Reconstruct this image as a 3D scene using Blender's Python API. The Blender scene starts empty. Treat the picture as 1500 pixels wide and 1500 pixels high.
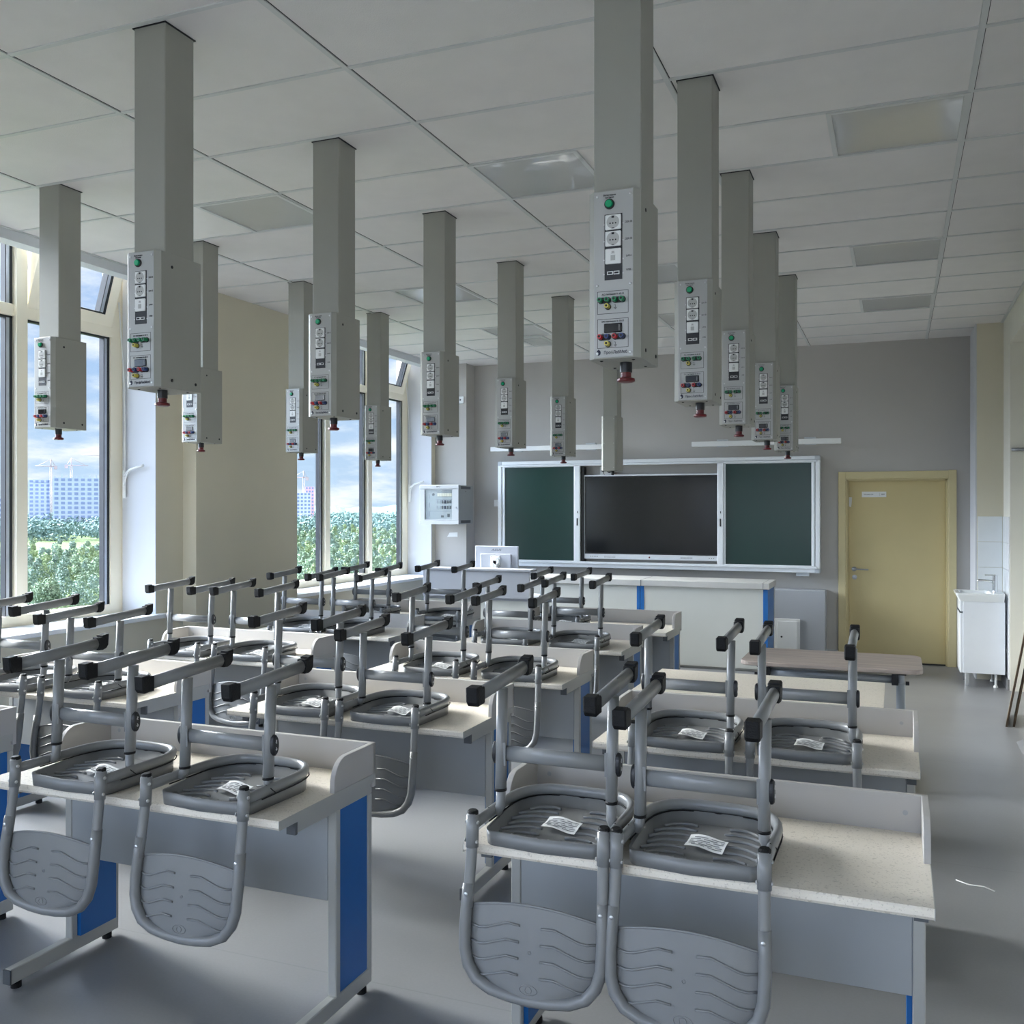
import bpy, bmesh, math, random
from mathutils import Vector, Matrix, noise

random.seed(7)
sc = bpy.context.scene
COL = sc.collection
PI = math.pi

# ------------------------------------------------------------------ camera
CAMH, CEIL = 1.675, 3.49
cam = bpy.data.cameras.new('camera')
camo = bpy.data.objects.new('camera', cam)
COL.objects.link(camo)
camo.location = (0, 0, CAMH)
camo.rotation_euler = (PI / 2, 0, math.radians(21.9))
cam.sensor_fit = 'HORIZONTAL'
cam.sensor_width = 36.0
cam.lens = 36.0 * 1400.0 / 1500.0
cam.shift_y = -5.0 / 1500.0
cam.clip_start = 0.05
cam.clip_end = 6000
sc.camera = camo

# ------------------------------------------------------------------ colour management, cycles options
sc.view_settings.view_transform = 'Standard'
sc.view_settings.look = 'None'
sc.view_settings.gamma = 1.0
sc.view_settings.use_curve_mapping = False
sc.view_settings.exposure = 1.06
try:
    cy = sc.cycles
    cy.use_denoising = True
    cy.max_bounces = 10
    cy.diffuse_bounces = 7
    cy.glossy_bounces = 4
    cy.transparent_max_bounces = 12
    cy.sample_clamp_indirect = 6.0
    cy.caustics_reflective = False
    cy.caustics_refractive = False
except Exception:
    pass

# ------------------------------------------------------------------ world: hazy blue sky with clouds, brightened out of view to light the room
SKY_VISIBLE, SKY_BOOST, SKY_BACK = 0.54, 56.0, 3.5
world = bpy.data.worlds.new('sky_world')
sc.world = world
world.use_nodes = True
wn, wl = world.node_tree.nodes, world.node_tree.links
wn.clear()
def wmath(op, a, b=None, c=None, clamp=False):
    n = wn.new('ShaderNodeMath'); n.operation = op; n.use_clamp = clamp
    for i, v in enumerate((a, b, c)):
        if v is None: continue
        if isinstance(v, (int, float)): n.inputs[i].default_value = v
        else: wl.new(v, n.inputs[i])
    return n.outputs[0]
def wramp(v, lo, hi):
    n = wn.new('ShaderNodeMapRange'); n.interpolation_type = 'SMOOTHSTEP'
    wl.new(v, n.inputs[0]); n.inputs[1].default_value = lo; n.inputs[2].default_value = hi
    return n.outputs[0]
tc = wn.new('ShaderNodeTexCoord')
sx = wn.new('ShaderNodeSeparateXYZ'); wl.new(tc.outputs['Generated'], sx.inputs[0])
X_, Y_, Z_ = sx.outputs
zc = wmath('MAXIMUM', Z_, 0.0)
den = wmath('ADD', zc, 0.22)
cx = wn.new('ShaderNodeCombineXYZ')
wl.new(wmath('DIVIDE', X_, den), cx.inputs[0]); wl.new(wmath('DIVIDE', Y_, den), cx.inputs[1])
nz = wn.new('ShaderNodeTexNoise'); nz.inputs['Scale'].default_value = 2.6
nz.inputs['Detail'].default_value = 7; nz.inputs['Roughness'].default_value = 0.58
wl.new(cx.outputs[0], nz.inputs['Vector'])
cloud = wramp(nz.outputs['Fac'], 0.40, 0.66)
mixb = wn.new('ShaderNodeMixRGB')           # haze at the horizon, deeper blue higher
wl.new(wramp(Z_, 0.0, 0.30), mixb.inputs[0])
mixb.inputs[1].default_value = (0.56, 0.73, 0.95, 1); mixb.inputs[2].default_value = (0.28, 0.47, 0.86, 1)
mixc = wn.new('ShaderNodeMixRGB'); wl.new(cloud, mixc.inputs[0])
wl.new(mixb.outputs[0], mixc.inputs[1]); mixc.inputs[2].default_value = (1.04, 1.06, 1.10, 1)
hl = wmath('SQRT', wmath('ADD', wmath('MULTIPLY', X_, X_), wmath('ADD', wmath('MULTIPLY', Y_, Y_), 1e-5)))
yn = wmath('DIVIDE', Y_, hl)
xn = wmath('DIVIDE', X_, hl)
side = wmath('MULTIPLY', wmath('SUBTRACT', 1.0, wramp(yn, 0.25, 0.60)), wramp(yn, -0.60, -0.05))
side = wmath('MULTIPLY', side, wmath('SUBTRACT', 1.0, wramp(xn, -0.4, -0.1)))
boost = wmath('MULTIPLY', side, wmath('SUBTRACT', 1.0, wramp(Z_, 0.72, 0.95)))   # extra glow added on the window side to light the room
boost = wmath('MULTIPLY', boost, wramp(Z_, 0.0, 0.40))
SKY_LEFTBACK = 4.0  # brightness added left-behind, lights faces turned to the camera
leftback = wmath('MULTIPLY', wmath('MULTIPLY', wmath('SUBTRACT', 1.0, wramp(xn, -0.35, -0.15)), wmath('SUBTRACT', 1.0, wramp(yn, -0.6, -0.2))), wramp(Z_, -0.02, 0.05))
rear = wmath('MULTIPLY', wmath('MULTIPLY', wmath('MULTIPLY', wramp(xn, -0.12, 0.02), wmath('SUBTRACT', 1.0, wramp(xn, 0.25, 0.45))), wmath('SUBTRACT', 1.0, wramp(yn, -0.75, -0.5))), wmath('MULTIPLY', wramp(Z_, -0.02, 0.05), wmath('SUBTRACT', 1.0, wramp(Z_, 0.5, 0.8))))  # glow added behind the camera for the rear opening
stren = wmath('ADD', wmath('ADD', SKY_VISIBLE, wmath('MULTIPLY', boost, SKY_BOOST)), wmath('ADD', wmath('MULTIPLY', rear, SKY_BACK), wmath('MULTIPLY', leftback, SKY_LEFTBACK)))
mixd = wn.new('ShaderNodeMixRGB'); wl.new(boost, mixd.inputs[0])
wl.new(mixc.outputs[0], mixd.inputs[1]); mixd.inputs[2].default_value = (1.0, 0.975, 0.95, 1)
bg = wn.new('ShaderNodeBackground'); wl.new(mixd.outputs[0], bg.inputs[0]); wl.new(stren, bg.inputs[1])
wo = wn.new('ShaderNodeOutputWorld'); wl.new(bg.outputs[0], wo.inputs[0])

# ------------------------------------------------------------------ sun (from the far side of the building: no direct sun through the windows)
sl = bpy.data.lights.new('sun', 'SUN'); sl.energy = 2.0; sl.angle = math.radians(1.0); sl.color = (1.0, 0.95, 0.86)
so = bpy.data.objects.new('sun', sl); COL.objects.link(so)
so.location = (40, -20, 60)
so.rotation_euler = Vector((-0.75, 0.55, -0.75)).to_track_quat('-Z', 'Y').to_euler()

# window portals (sampling aid only, they emit nothing)
def portal(y0, y1, z0, z1, x):
    l = bpy.data.lights.new('window_portal', 'AREA'); l.shape = 'RECTANGLE'; l.size = y1 - y0; l.size_y = z1 - z0
    try: l.cycles.is_portal = True
    except Exception: pass
    o = bpy.data.objects.new('window_portal', l); COL.objects.link(o)
    o.location = (x, (y0 + y1) / 2, (z0 + z1) / 2)
    o.rotation_euler = Matrix(((0, 0, -1), (1, 0, 0), (0, -1, 0))).to_euler()
for a_, b_ in ((-2.7, 0.3), (2.95, 5.95), (7.77, 10.77)):
    portal(a_, b_, 0.86, 3.7, -5.80)

l_ = bpy.data.lights.new('window_portal', 'AREA'); l_.shape = 'RECTANGLE'; l_.size = 5.6; l_.size_y = 2.5  # portal over the added rear windows
l_.cycles.is_portal = True
o_ = bpy.data.objects.new('window_portal', l_); COL.objects.link(o_); o_.location = (-2.3, -3.7, 2.1); o_.rotation_euler = (PI / 2, 0, PI)

# ================================================================== materials
def lin(rgb):                                         # 0-255 display values to linear
    o = []
    for v in rgb:
        c = v / 255
        o.append(c / 12.92 if c <= 0.04045 else ((c + 0.055) / 1.055) ** 2.4)
    return o
def mat(name, color, rough=0.5, metal=0.0, var=0.06, scale=8.0, bump=0.0, bscale=60.0, spec=0.5, stretch=None, coat=0.0):
    c = lin(color)
    m = bpy.data.materials.new(name); m.use_nodes = True
    nt = m.node_tree; N, L = nt.nodes, nt.links
    b = N['Principled BSDF']
    b.inputs['Roughness'].default_value = rough; b.inputs['Metallic'].default_value = metal
    b.inputs['Specular IOR Level'].default_value = spec
    if coat: b.inputs['Coat Weight'].default_value = coat; b.inputs['Coat Roughness'].default_value = 0.02
    t = N.new('ShaderNodeTexCoord'); mp = N.new('ShaderNodeMapping')
    L.new(t.outputs['Object'], mp.inputs[0])
    if stretch: mp.inputs['Scale'].default_value = stretch
    n = N.new('ShaderNodeTexNoise'); n.inputs['Scale'].default_value = scale; n.inputs['Detail'].default_value = 4
    L.new(mp.outputs[0], n.inputs['Vector'])
    r = N.new('ShaderNodeValToRGB')
    r.color_ramp.elements[0].position = 0.3; r.color_ramp.elements[1].position = 0.7
    r.color_ramp.elements[0].color = [max(0, x * (1 - var)) for x in c] + [1]
    r.color_ramp.elements[1].color = [min(1, x * (1 + var)) for x in c] + [1]
    L.new(n.outputs['Fac'], r.inputs[0]); L.new(r.outputs[0], b.inputs['Base Color'])
    if bump:
        n2 = N.new('ShaderNodeTexNoise'); n2.inputs['Scale'].default_value = bscale; n2.inputs['Detail'].default_value = 3
        L.new(mp.outputs[0], n2.inputs['Vector'])
        bp = N.new('ShaderNodeBump'); bp.inputs['Strength'].default_value = bump; bp.inputs['Distance'].default_value = 0.01
        L.new(n2.outputs['Fac'], bp.inputs['Height']); L.new(bp.outputs[0], b.inputs['Normal'])
    return m
def speckle(name, base, dark, light, rough):
    m = mat(name, base, rough, var=0.03, scale=3)
    nt = m.node_tree; N, L = nt.nodes, nt.links; b = N['Principled BSDF']
    src = b.inputs['Base Color'].links[0].from_socket
    t = N['Texture Coordinate']
    prev = src
    for sc_, lo, hi, colr in ((170, 0.60, 0.68, dark), (260, 0.62, 0.70, light), (60, 0.62, 0.72, dark)):
        n = N.new('ShaderNodeTexNoise'); n.inputs['Scale'].default_value = sc_; n.inputs['Detail'].default_value = 2
        L.new(t.outputs['Object'], n.inputs['Vector'])
        mr = N.new('ShaderNodeMapRange'); L.new(n.outputs['Fac'], mr.inputs[0])
        mr.inputs[1].default_value = lo; mr.inputs[2].default_value = hi; mr.inputs[4].default_value = 0.55
        mx = N.new('ShaderNodeMixRGB'); L.new(mr.outputs[0], mx.inputs[0]); L.new(prev, mx.inputs[1])
        mx.inputs[2].default_value = lin(colr) + [1]; prev = mx.outputs[0]
    L.new(prev, b.inputs['Base Color'])
    return m

M = {}
M['ceiling_tile'] = mat('ceiling_tile', (222, 219, 217), 0.9, var=0.025, scale=5, bump=0.15, bscale=180, spec=0.2)
M['ceiling_grid'] = mat('ceiling_grid', (201, 203, 202), 0.45, var=0.02, spec=0.4)
M['cream_wall'] = mat('cream_wall', (207, 201, 182), 0.85, var=0.02, scale=2, bump=0.06, bscale=250, spec=0.2)
M['pale_wall'] = mat('pale_wall', (222, 219, 208), 0.85, var=0.02, scale=2, bump=0.06, bscale=250, spec=0.2)
M['white_wall'] = mat('white_wall', (196, 198, 202), 0.8, var=0.015, scale=2, spec=0.2)
M['grey_wall'] = mat('grey_wall', (178, 175, 170), 0.85, var=0.02, scale=2, bump=0.06, bscale=250, spec=0.2)
M['rear_wall'] = mat('rear_wall', (204, 202, 196), 0.85, var=0.02, scale=2, spec=0.2)
M['grey_box'] = mat('grey_box', (166, 169, 173), 0.85, var=0.02, scale=2, spec=0.2)
M['baseboard'] = mat('baseboard_grey', (180, 182, 182), 0.6, var=0.02)
M['bulkhead'] = mat('bulkhead_paint', (211, 214, 217), 0.7, var=0.02)
M['pvc_cream'] = mat('window_frame_cream', (240, 232, 212), 0.45, var=0.02, scale=3)
M['seal'] = mat('window_seal', (35, 38, 43), 0.6)
M['spacer'] = mat('window_spacer', (198, 204, 214), 0.35, metal=0.6)
M['sill'] = mat('sill_white', (227, 229, 230), 0.3, var=0.02)
M['tile'] = mat('wall_tile_white', (223, 226, 227), 0.15, var=0.01)
M['shaft'] = mat('grey_powder_coat', (155, 155, 147), 0.5, var=0.015, bump=0.12, bscale=500, spec=0.3)
M['panel'] = mat('silver_panel', (166, 166, 163), 0.4, metal=0.25, var=0.015, bump=0.05, bscale=600)
M['ink'] = mat('black_ink', (23, 24, 27), 0.6)
M['logo_ink'] = mat('logo_ink', (32, 36, 58), 0.6)
M['black'] = mat('black_plastic', (22, 23, 26), 0.4, var=0.1, bump=0.05, bscale=300)
M['rubber'] = mat('black_rubber', (9, 9, 10), 0.6, spec=0.3, var=0.12, bump=0.25, bscale=260)
M['white_plastic'] = mat('white_plastic', (226, 227, 225), 0.35, var=0.02)
M['socket_grey'] = mat('socket_recess', (176, 176, 173), 0.45, var=0.02)
M['green_plastic'] = mat('green_plastic', (15, 127, 79), 0.3, var=0.06)
M['green_button'] = mat('green_button', (13, 154, 104), 0.25, var=0.05)
M['red_plastic'] = mat('red_plastic', (192, 36, 42), 0.35, var=0.06)
M['darkred'] = mat('stop_red', (94, 20, 24), 0.35, var=0.06)
M['blue_plastic'] = mat('blue_plastic', (35, 58, 114), 0.35, var=0.06)
M['yellow_plastic'] = mat('yellow_plastic', (211, 196, 86), 0.35, var=0.06)
M['screw'] = mat('zinc_screw', (207, 208, 207), 0.3, metal=0.9)
M['display'] = mat('display_glass', (11, 12, 13), 0.12, var=0.1)
M['chair_plastic'] = mat('grey_chair_plastic', (118, 119, 119), 0.36, var=0.03, scale=6, bump=0.05, bscale=420)
M['chair_metal'] = mat('grey_chair_enamel', (123, 124, 124), 0.3, var=0.03, scale=10, spec=0.5)
M['paper'] = mat('paper_label', (216, 217, 215), 0.8, var=0.03, scale=40)
M['print'] = mat('label_print', (109, 111, 112), 0.8)
M['laminate'] = speckle('beige_laminate', (220, 212, 198), (163, 154, 140), (230, 225, 214), 0.38)
M['desk_grey'] = mat('grey_board', (168, 165, 161), 0.55, var=0.02, scale=4, bump=0.04, bscale=300)
M['desk_panel'] = mat('modesty_grey', (150, 153, 154), 0.5, var=0.02, scale=4, bump=0.04, bscale=300)
M['desk_frame'] = mat('frame_grey', (162, 162, 157), 0.42, var=0.015)
M['blue'] = mat('blue_panel', (8, 90, 156), 0.42, var=0.03, scale=5, bump=0.04, bscale=400)
M['cap_grey'] = mat('dark_cap', (79, 82, 85), 0.55)
M['bench_white'] = mat('bench_white', (186, 187, 180), 0.55, var=0.015, scale=4)
M['bench_top'] = mat('bench_top', (181, 180, 176), 0.35, var=0.03, scale=12)
M['screen_grey'] = mat('teacher_grey', (146, 149, 155), 0.55, var=0.02)
M['alu'] = mat('aluminium', (223, 226, 228), 0.35, metal=0.35, var=0.02)
M['alu_corner'] = mat('corner_grey', (185, 190, 194), 0.5, var=0.02)
M['chalk'] = mat('green_chalkboard', (18, 50, 44), 0.24, var=0.05, scale=1.2, bump=0.02, bscale=300, spec=0.5)
M['tv'] = mat('tv_glass', (16, 18, 20), 0.16, var=0.05, spec=0.6)
M['tv_frame'] = mat('tv_bezel', (12, 13, 15), 0.3)
M['silver'] = mat('tv_silver', (207, 210, 213), 0.35, metal=0.4, var=0.02)
M['monitor_white'] = mat('monitor_white', (172, 176, 184), 0.35, var=0.01)
M['door'] = mat('door_beige', (194, 178, 130), 0.55, var=0.025, scale=3, bump=0.05, bscale=200)
M['door_frame'] = mat('door_frame_beige', (198, 185, 142), 0.5, var=0.02, scale=3)
M['chrome'] = mat('chrome', (212, 215, 218), 0.12, metal=1.0, var=0.02)
M['steel'] = mat('brushed_steel', (154, 156, 158), 0.3, metal=0.9, var=0.03)
M['ceramic'] = mat('ceramic_white', (232, 234, 234), 0.1, var=0.01)
M['cab_white'] = mat('cabinet_white', (230, 233, 238), 0.22, var=0.01)
M['plywood'] = mat('plywood_face', (111, 96, 76), 0.7, var=0.12, scale=6, stretch=(1, 8, 1))
M['plywood_edge'] = mat('plywood_edge', (74, 60, 46), 0.8, var=0.25, scale=60, stretch=(6, 0.3, 0.3))
M['grey_tube'] = mat('table_tube', (143, 148, 152), 0.35, var=0.02, metal=0.3)
M['elec_white'] = mat('cabinet_enamel', (158, 161, 162), 0.4, var=0.015)
M['elec_side'] = mat('cabinet_side', (154, 157, 156), 0.5, var=0.02)
M['lens'] = mat('light_diffuser', (190, 191, 189), 0.35, var=0.03, scale=300, spec=0.5, coat=1.0)
M['bark'] = mat('bark', (95, 85, 70), 0.9, var=0.3, scale=20)

def wood():
    m = mat('brown_wood_laminate', (156, 143, 133), 0.45, var=0.22, scale=5, stretch=(0.5, 9, 9))
    return m
M['wood'] = wood()
def floor_mat():
    m = mat('linoleum', (116, 117, 119), 0.33, var=0.05, scale=1.4, spec=0.5, bump=0.03, bscale=3)
    nt = m.node_tree; N, L = nt.nodes, nt.links; b = N['Principled BSDF']
    src = b.inputs['Base Color'].links[0].from_socket
    t = N['Texture Coordinate']
    sp = N.new('ShaderNodeSeparateXYZ'); L.new(t.outputs['Object'], sp.inputs[0])
    def mth(op, a, bb):
        n = N.new('ShaderNodeMath'); n.operation = op
        for i, v in enumerate((a, bb)):
            if isinstance(v, (int, float)): n.inputs[i].default_value = v
            else: L.new(v, n.inputs[i])
        return n.outputs[0]
    md = mth('MODULO', mth('ADD', sp.outputs[1], 19.05), 2.0)
    line = mth('LESS_THAN', md, 0.006)
    n = N.new('ShaderNodeTexNoise'); n.inputs['Scale'].default_value = 90; n.inputs['Detail'].default_value = 2
    L.new(t.outputs['Object'], n.inputs['Vector'])
    mr = N.new('ShaderNodeMapRange'); L.new(n.outputs['Fac'], mr.inputs[0]); mr.inputs[1].default_value = 0.35; mr.inputs[2].default_value = 0.7
    mr.inputs[3].default_value = 0.0; mr.inputs[4].default_value = 0.18
    m1 = N.new('ShaderNodeMixRGB'); L.new(mr.outputs[0], m1.inputs[0]); L.new(src, m1.inputs[1]); m1.inputs[2].default_value = lin((131, 132, 134)) + [1]
    m2 = N.new('ShaderNodeMixRGB'); L.new(mth('MULTIPLY', line, 0.35), m2.inputs[0]); L.new(m1.outputs[0], m2.inputs[1]); m2.inputs[2].default_value = lin((91, 93, 96)) + [1]
    L.new(m2.outputs[0], b.inputs['Base Color'])
    # rough patches where the shine is worn
    n3 = N.new('ShaderNodeTexNoise'); n3.inputs['Scale'].default_value = 0.9; n3.inputs['Detail'].default_value = 5
    L.new(t.outputs['Object'], n3.inputs['Vector'])
    mr3 = N.new('ShaderNodeMapRange'); L.new(n3.outputs['Fac'], mr3.inputs[0]); mr3.inputs[3].default_value = 0.26; mr3.inputs[4].default_value = 0.42
    L.new(mr3.outputs[0], b.inputs['Roughness'])
    return m
M['floor'] = floor_mat()
def glass_mat():
    m = bpy.data.materials.new('window_glass'); m.use_nodes = True
    N, L = m.node_tree.nodes, m.node_tree.links; N.clear()
    tr = N.new('ShaderNodeBsdfTransparent'); tr.inputs[0].default_value = (0.95, 0.97, 0.97, 1)
    gl = N.new('ShaderNodeBsdfGlossy'); gl.inputs['Roughness'].default_value = 0.02
    lw = N.new('ShaderNodeLayerWeight'); lw.inputs[0].default_value = 0.5
    pw = N.new('ShaderNodeMath'); pw.operation = 'POWER'; L.new(lw.outputs['Facing'], pw.inputs[0]); pw.inputs[1].default_value = 5
    ma = N.new('ShaderNodeMath'); ma.operation = 'MULTIPLY_ADD'; L.new(pw.outputs[0], ma.inputs[0]); ma.inputs[1].default_value = 0.5; ma.inputs[2].default_value = 0.02
    mx = N.new('ShaderNodeMixShader'); L.new(ma.outputs[0], mx.inputs[0]); L.new(tr.outputs[0], mx.inputs[1]); L.new(gl.outputs[0], mx.inputs[2])
    o = N.new('ShaderNodeOutputMaterial'); L.new(mx.outputs[0], o.inputs[0])
    return m
M['glass'] = glass_mat()
def foliage(name, dark, mid, light, sc_=1.4):
    m = mat(name, mid, 0.8, var=0.1, scale=2, spec=0.15)
    N, L = m.node_tree.nodes, m.node_tree.links; b = N['Principled BSDF']
    t = N['Texture Coordinate']
    n = N.new('ShaderNodeTexNoise'); n.inputs['Scale'].default_value = sc_; n.inputs['Detail'].default_value = 6; n.inputs['Roughness'].default_value = 0.75
    L.new(t.outputs['Object'], n.inputs['Vector'])
    r = N.new('ShaderNodeValToRGB'); e = r.color_ramp.elements
    e[0].position = 0.32; e[0].color = lin(dark) + [1]; e[1].position = 0.68; e[1].color = lin(light) + [1]
    x = e.new(0.5); x.color = lin(mid) + [1]
    L.new(n.outputs['Fac'], r.inputs[0]); L.new(r.outputs[0], b.inputs['Base Color'])
    bp = N.new('ShaderNodeBump'); bp.inputs['Strength'].default_value = 1.0; bp.inputs['Distance'].default_value = 0.6
    L.new(n.outputs['Fac'], bp.inputs['Height']); L.new(bp.outputs[0], b.inputs['Normal'])
    return m
M['leaf_a'] = foliage('leaves_green', (96, 119, 100), (127, 150, 125), (168, 182, 157))
M['leaf_b'] = foliage('leaves_bluegreen', (98, 121, 111), (126, 149, 139), (160, 178, 166))
M['leaf_c'] = foliage('leaves_yellowgreen', (106, 128, 90), (139, 158, 118), (174, 185, 147))
M['far_forest'] = foliage('distant_forest', (80, 106, 109), (100, 125, 123), (122, 141, 135), 0.12)  # distance haze is mixed into these forest colours
M['meadow'] = foliage('meadow_grass', (52, 72, 32), (62, 82, 40), (74, 92, 50), 0.02)
M['concrete_far'] = mat('distant_concrete', (153, 166, 191), 0.8, var=0.03, scale=0.05)  # bluish tint of the far buildings stands in for haze
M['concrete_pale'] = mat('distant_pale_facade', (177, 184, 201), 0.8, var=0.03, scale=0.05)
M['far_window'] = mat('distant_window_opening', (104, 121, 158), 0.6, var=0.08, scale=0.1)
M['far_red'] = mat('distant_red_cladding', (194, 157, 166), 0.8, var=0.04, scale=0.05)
M['crane'] = mat('crane_paint', (150, 137, 140), 0.6, var=0.05, scale=0.1)

# ================================================================== mesh helpers
class MB:
    def __init__(s): s.bm = bmesh.new(); s.mi = 0
    def _tag(s, faces):
        for f in faces: f.material_index = s.mi
    def box(s, x0, x1, y0, y1, z0, z1, bev=0.0, seg=1, m=None):
        x0, x1 = min(x0, x1), max(x0, x1); y0, y1 = min(y0, y1), max(y0, y1); z0, z1 = min(z0, z1), max(z0, z1)
        v = [s.bm.verts.new(p) for p in ((x0, y0, z0), (x1, y0, z0), (x1, y1, z0), (x0, y1, z0), (x0, y0, z1), (x1, y0, z1), (x1, y1, z1), (x0, y1, z1))]
        fs = [s.bm.faces.new([v[i] for i in q]) for q in ((3, 2, 1, 0), (4, 5, 6, 7), (0, 1, 5, 4), (1, 2, 6, 5), (2, 3, 7, 6), (3, 0, 4, 7))]
        s._tag(fs)
        if bev:
            es = list({e for f in fs for e in f.edges})
            r = bmesh.ops.bevel(s.bm, geom=es, offset=bev, segments=seg, affect='EDGES', profile=0.5)
            s._tag(r['faces'])
            v = list({w for f in r['faces'] for w in f.verts} | {w for w in v if w.is_valid})
        if m is not None: bmesh.ops.transform(s.bm, matrix=m, verts=v)
        return s
    def prism(s, poly, axis, a, b, bev=0.0, m=None):
        # poly: 2D points; axis: extrusion axis; remaining axes in order
        def P(p, t):
            return {'x': (t, p[0], p[1]), 'y': (p[0], t, p[1]), 'z': (p[0], p[1], t)}[axis]
        A = [s.bm.verts.new(P(p, a)) for p in poly]; B = [s.bm.verts.new(P(p, b)) for p in poly]
        n = len(poly)
        fs = [s.bm.faces.new(A), s.bm.faces.new(B[::-1])]
        for i in range(n):
            fs.append(s.bm.faces.new((A[(i + 1) % n], A[i], B[i], B[(i + 1) % n])))
        bmesh.ops.recalc_face_normals(s.bm, faces=fs)
        s._tag(fs)
        if bev:
            es = [e for f in fs[:2] for e in f.edges]
            r = bmesh.ops.bevel(s.bm, geom=list(set(es)), offset=bev, segments=1, affect='EDGES'); s._tag(r['faces'])
        if m is not None: bmesh.ops.transform(s.bm, matrix=m, verts=A + B)
        return s
    def tube(s, pts, r, seg=10, closed=False, up=(0, 0, 1), cap=True, r2=None, rs=None):
        # r: radius across 'up', r2: radius along 'up' direction
        pts = [Vector(p) for p in pts]; n = len(pts); rings = []
        r2 = r if r2 is None else r2
        up = Vector(up)
        for i, p in enumerate(pts):
            if closed: d = pts[(i + 1) % n] - pts[i - 1]
            elif i == 0: d = pts[1] - pts[0]
            elif i == n - 1: d = pts[-1] - pts[-2]
            else: d = (pts[i + 1] - p).normalized() + (p - pts[i - 1]).normalized()
            d.normalize()
            a = d.cross(up)
            if a.length < 1e-4: a = d.cross(Vector((0, 1, 0.01)))
            a.normalize(); b = a.cross(d).normalized()
            k = 1 if rs is None else rs[i]
            rings.append([s.bm.verts.new(p + a * (math.cos(2 * PI * j / seg) * r * k) + b * (math.sin(2 * PI * j / seg) * r2 * k)) for j in range(seg)])
        fs = []
        for i in range(n if closed else n - 1):
            A, B = rings[i], rings[(i + 1) % n]
            for j in range(seg):
                fs.append(s.bm.faces.new((A[j], A[(j + 1) % seg], B[(j + 1) % seg], B[j])))
        if cap and not closed:
            fs.append(s.bm.faces.new(rings[0][::-1])); fs.append(s.bm.faces.new(rings[-1]))
        bmesh.ops.recalc_face_normals(s.bm, faces=fs)
        for f in fs: f.smooth = len(f.verts) == 4
        s._tag(fs)
        return s
    def cyl(s, p0, p1, r, seg=16, r1=None):
        return s.tube([p0, p1], r, seg, up=(0.3, 0.2, 0.93) if abs((Vector(p1) - Vector(p0)).normalized().z) > 0.9 else (0, 0, 1), rs=[1, (r1 / r) if r1 else 1])
    def lathe(s, prof, c, axis=(0, 0, 1), seg=20):
        # prof: (radius, height) list along axis from c
        ax = Vector(axis).normalized(); t = Vector((1, 0, 0)) if abs(ax.x) < 0.9 else Vector((0, 1, 0))
        a = ax.cross(t).normalized(); b = ax.cross(a); c = Vector(c); rings = []
        for r, h in prof:
            rings.append([s.bm.verts.new(c + ax * h + (a * math.cos(2 * PI * j / seg) + b * math.sin(2 * PI * j / seg)) * max(r, 1e-5)) for j in range(seg)])
        fs = []
        for A, B in zip(rings, rings[1:]):
            for j in range(seg): fs.append(s.bm.faces.new((A[j], A[(j + 1) % seg], B[(j + 1) % seg], B[j])))
        fs.append(s.bm.faces.new(rings[0][::-1])); fs.append(s.bm.faces.new(rings[-1]))
        bmesh.ops.recalc_face_normals(s.bm, faces=fs); s._tag(fs)
        return s
    def grid(s, f, nu, nv, smooth=True):
        V = [[s.bm.verts.new(f(i / nu, j / nv)) for j in range(nv + 1)] for i in range(nu + 1)]
        for i in range(nu):
            for j in range(nv):
                q = s.bm.faces.new((V[i][j], V[i + 1][j], V[i + 1][j + 1], V[i][j + 1])); q.smooth = smooth; q.material_index = s.mi
        return s
    def blob(s, c, r, sub=2, amp=0.3, sc_=1.0, sq=(1, 1, 1), seed=0):
        res = bmesh.ops.create_icosphere(s.bm, subdivisions=sub, radius=1.0)
        for v in res['verts']:
            d = v.co.copy()
            k = 1 + amp * noise.noise(d * 2.2 * sc_ + Vector((seed, seed * 1.7, 0))) + amp * 0.6 * noise.noise(d * 5.5 * sc_ + Vector((0, seed, seed * 0.3)))
            v.co = Vector(c) + Vector((d.x * sq[0], d.y * sq[1], d.z * sq[2])) * r * k
        s._tag({f for v in res['verts'] for f in v.link_faces})
        return s
    def build(s, name, mats, parent=None, split=False):
        if split:                                   # every loose piece becomes an object of its own
            seen, comps = set(), []
            for v in s.bm.verts:
                if v in seen: continue
                st, cc = [v], []
                seen.add(v)
                while st:
                    q = st.pop(); cc.append(q)
                    for e in q.link_edges:
                        w_ = e.other_vert(q)
                        if w_ not in seen: seen.add(w_); st.append(w_)
                comps.append(cc)
            out = []
            for cc in comps:
                n_ = MB(); mp = {v: n_.bm.verts.new(v.co) for v in cc}
                for f in {f for v in cc for f in v.link_faces}:
                    g_ = n_.bm.faces.new([mp[v] for v in f.verts]); g_.material_index = f.material_index; g_.smooth = f.smooth
                out.append(n_.build(name, mats, parent))
            s.bm.free()
            return out[0]
        me = bpy.data.meshes.new(name); s.bm.normal_update(); s.bm.to_mesh(me); s.bm.free()
        if not isinstance(mats, (list, tuple)): mats = [mats]
        for m in mats: me.materials.append(m)
        o = bpy.data.objects.new(name, me); COL.objects.link(o)
        if parent is not None: o.parent = parent
        return o

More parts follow.
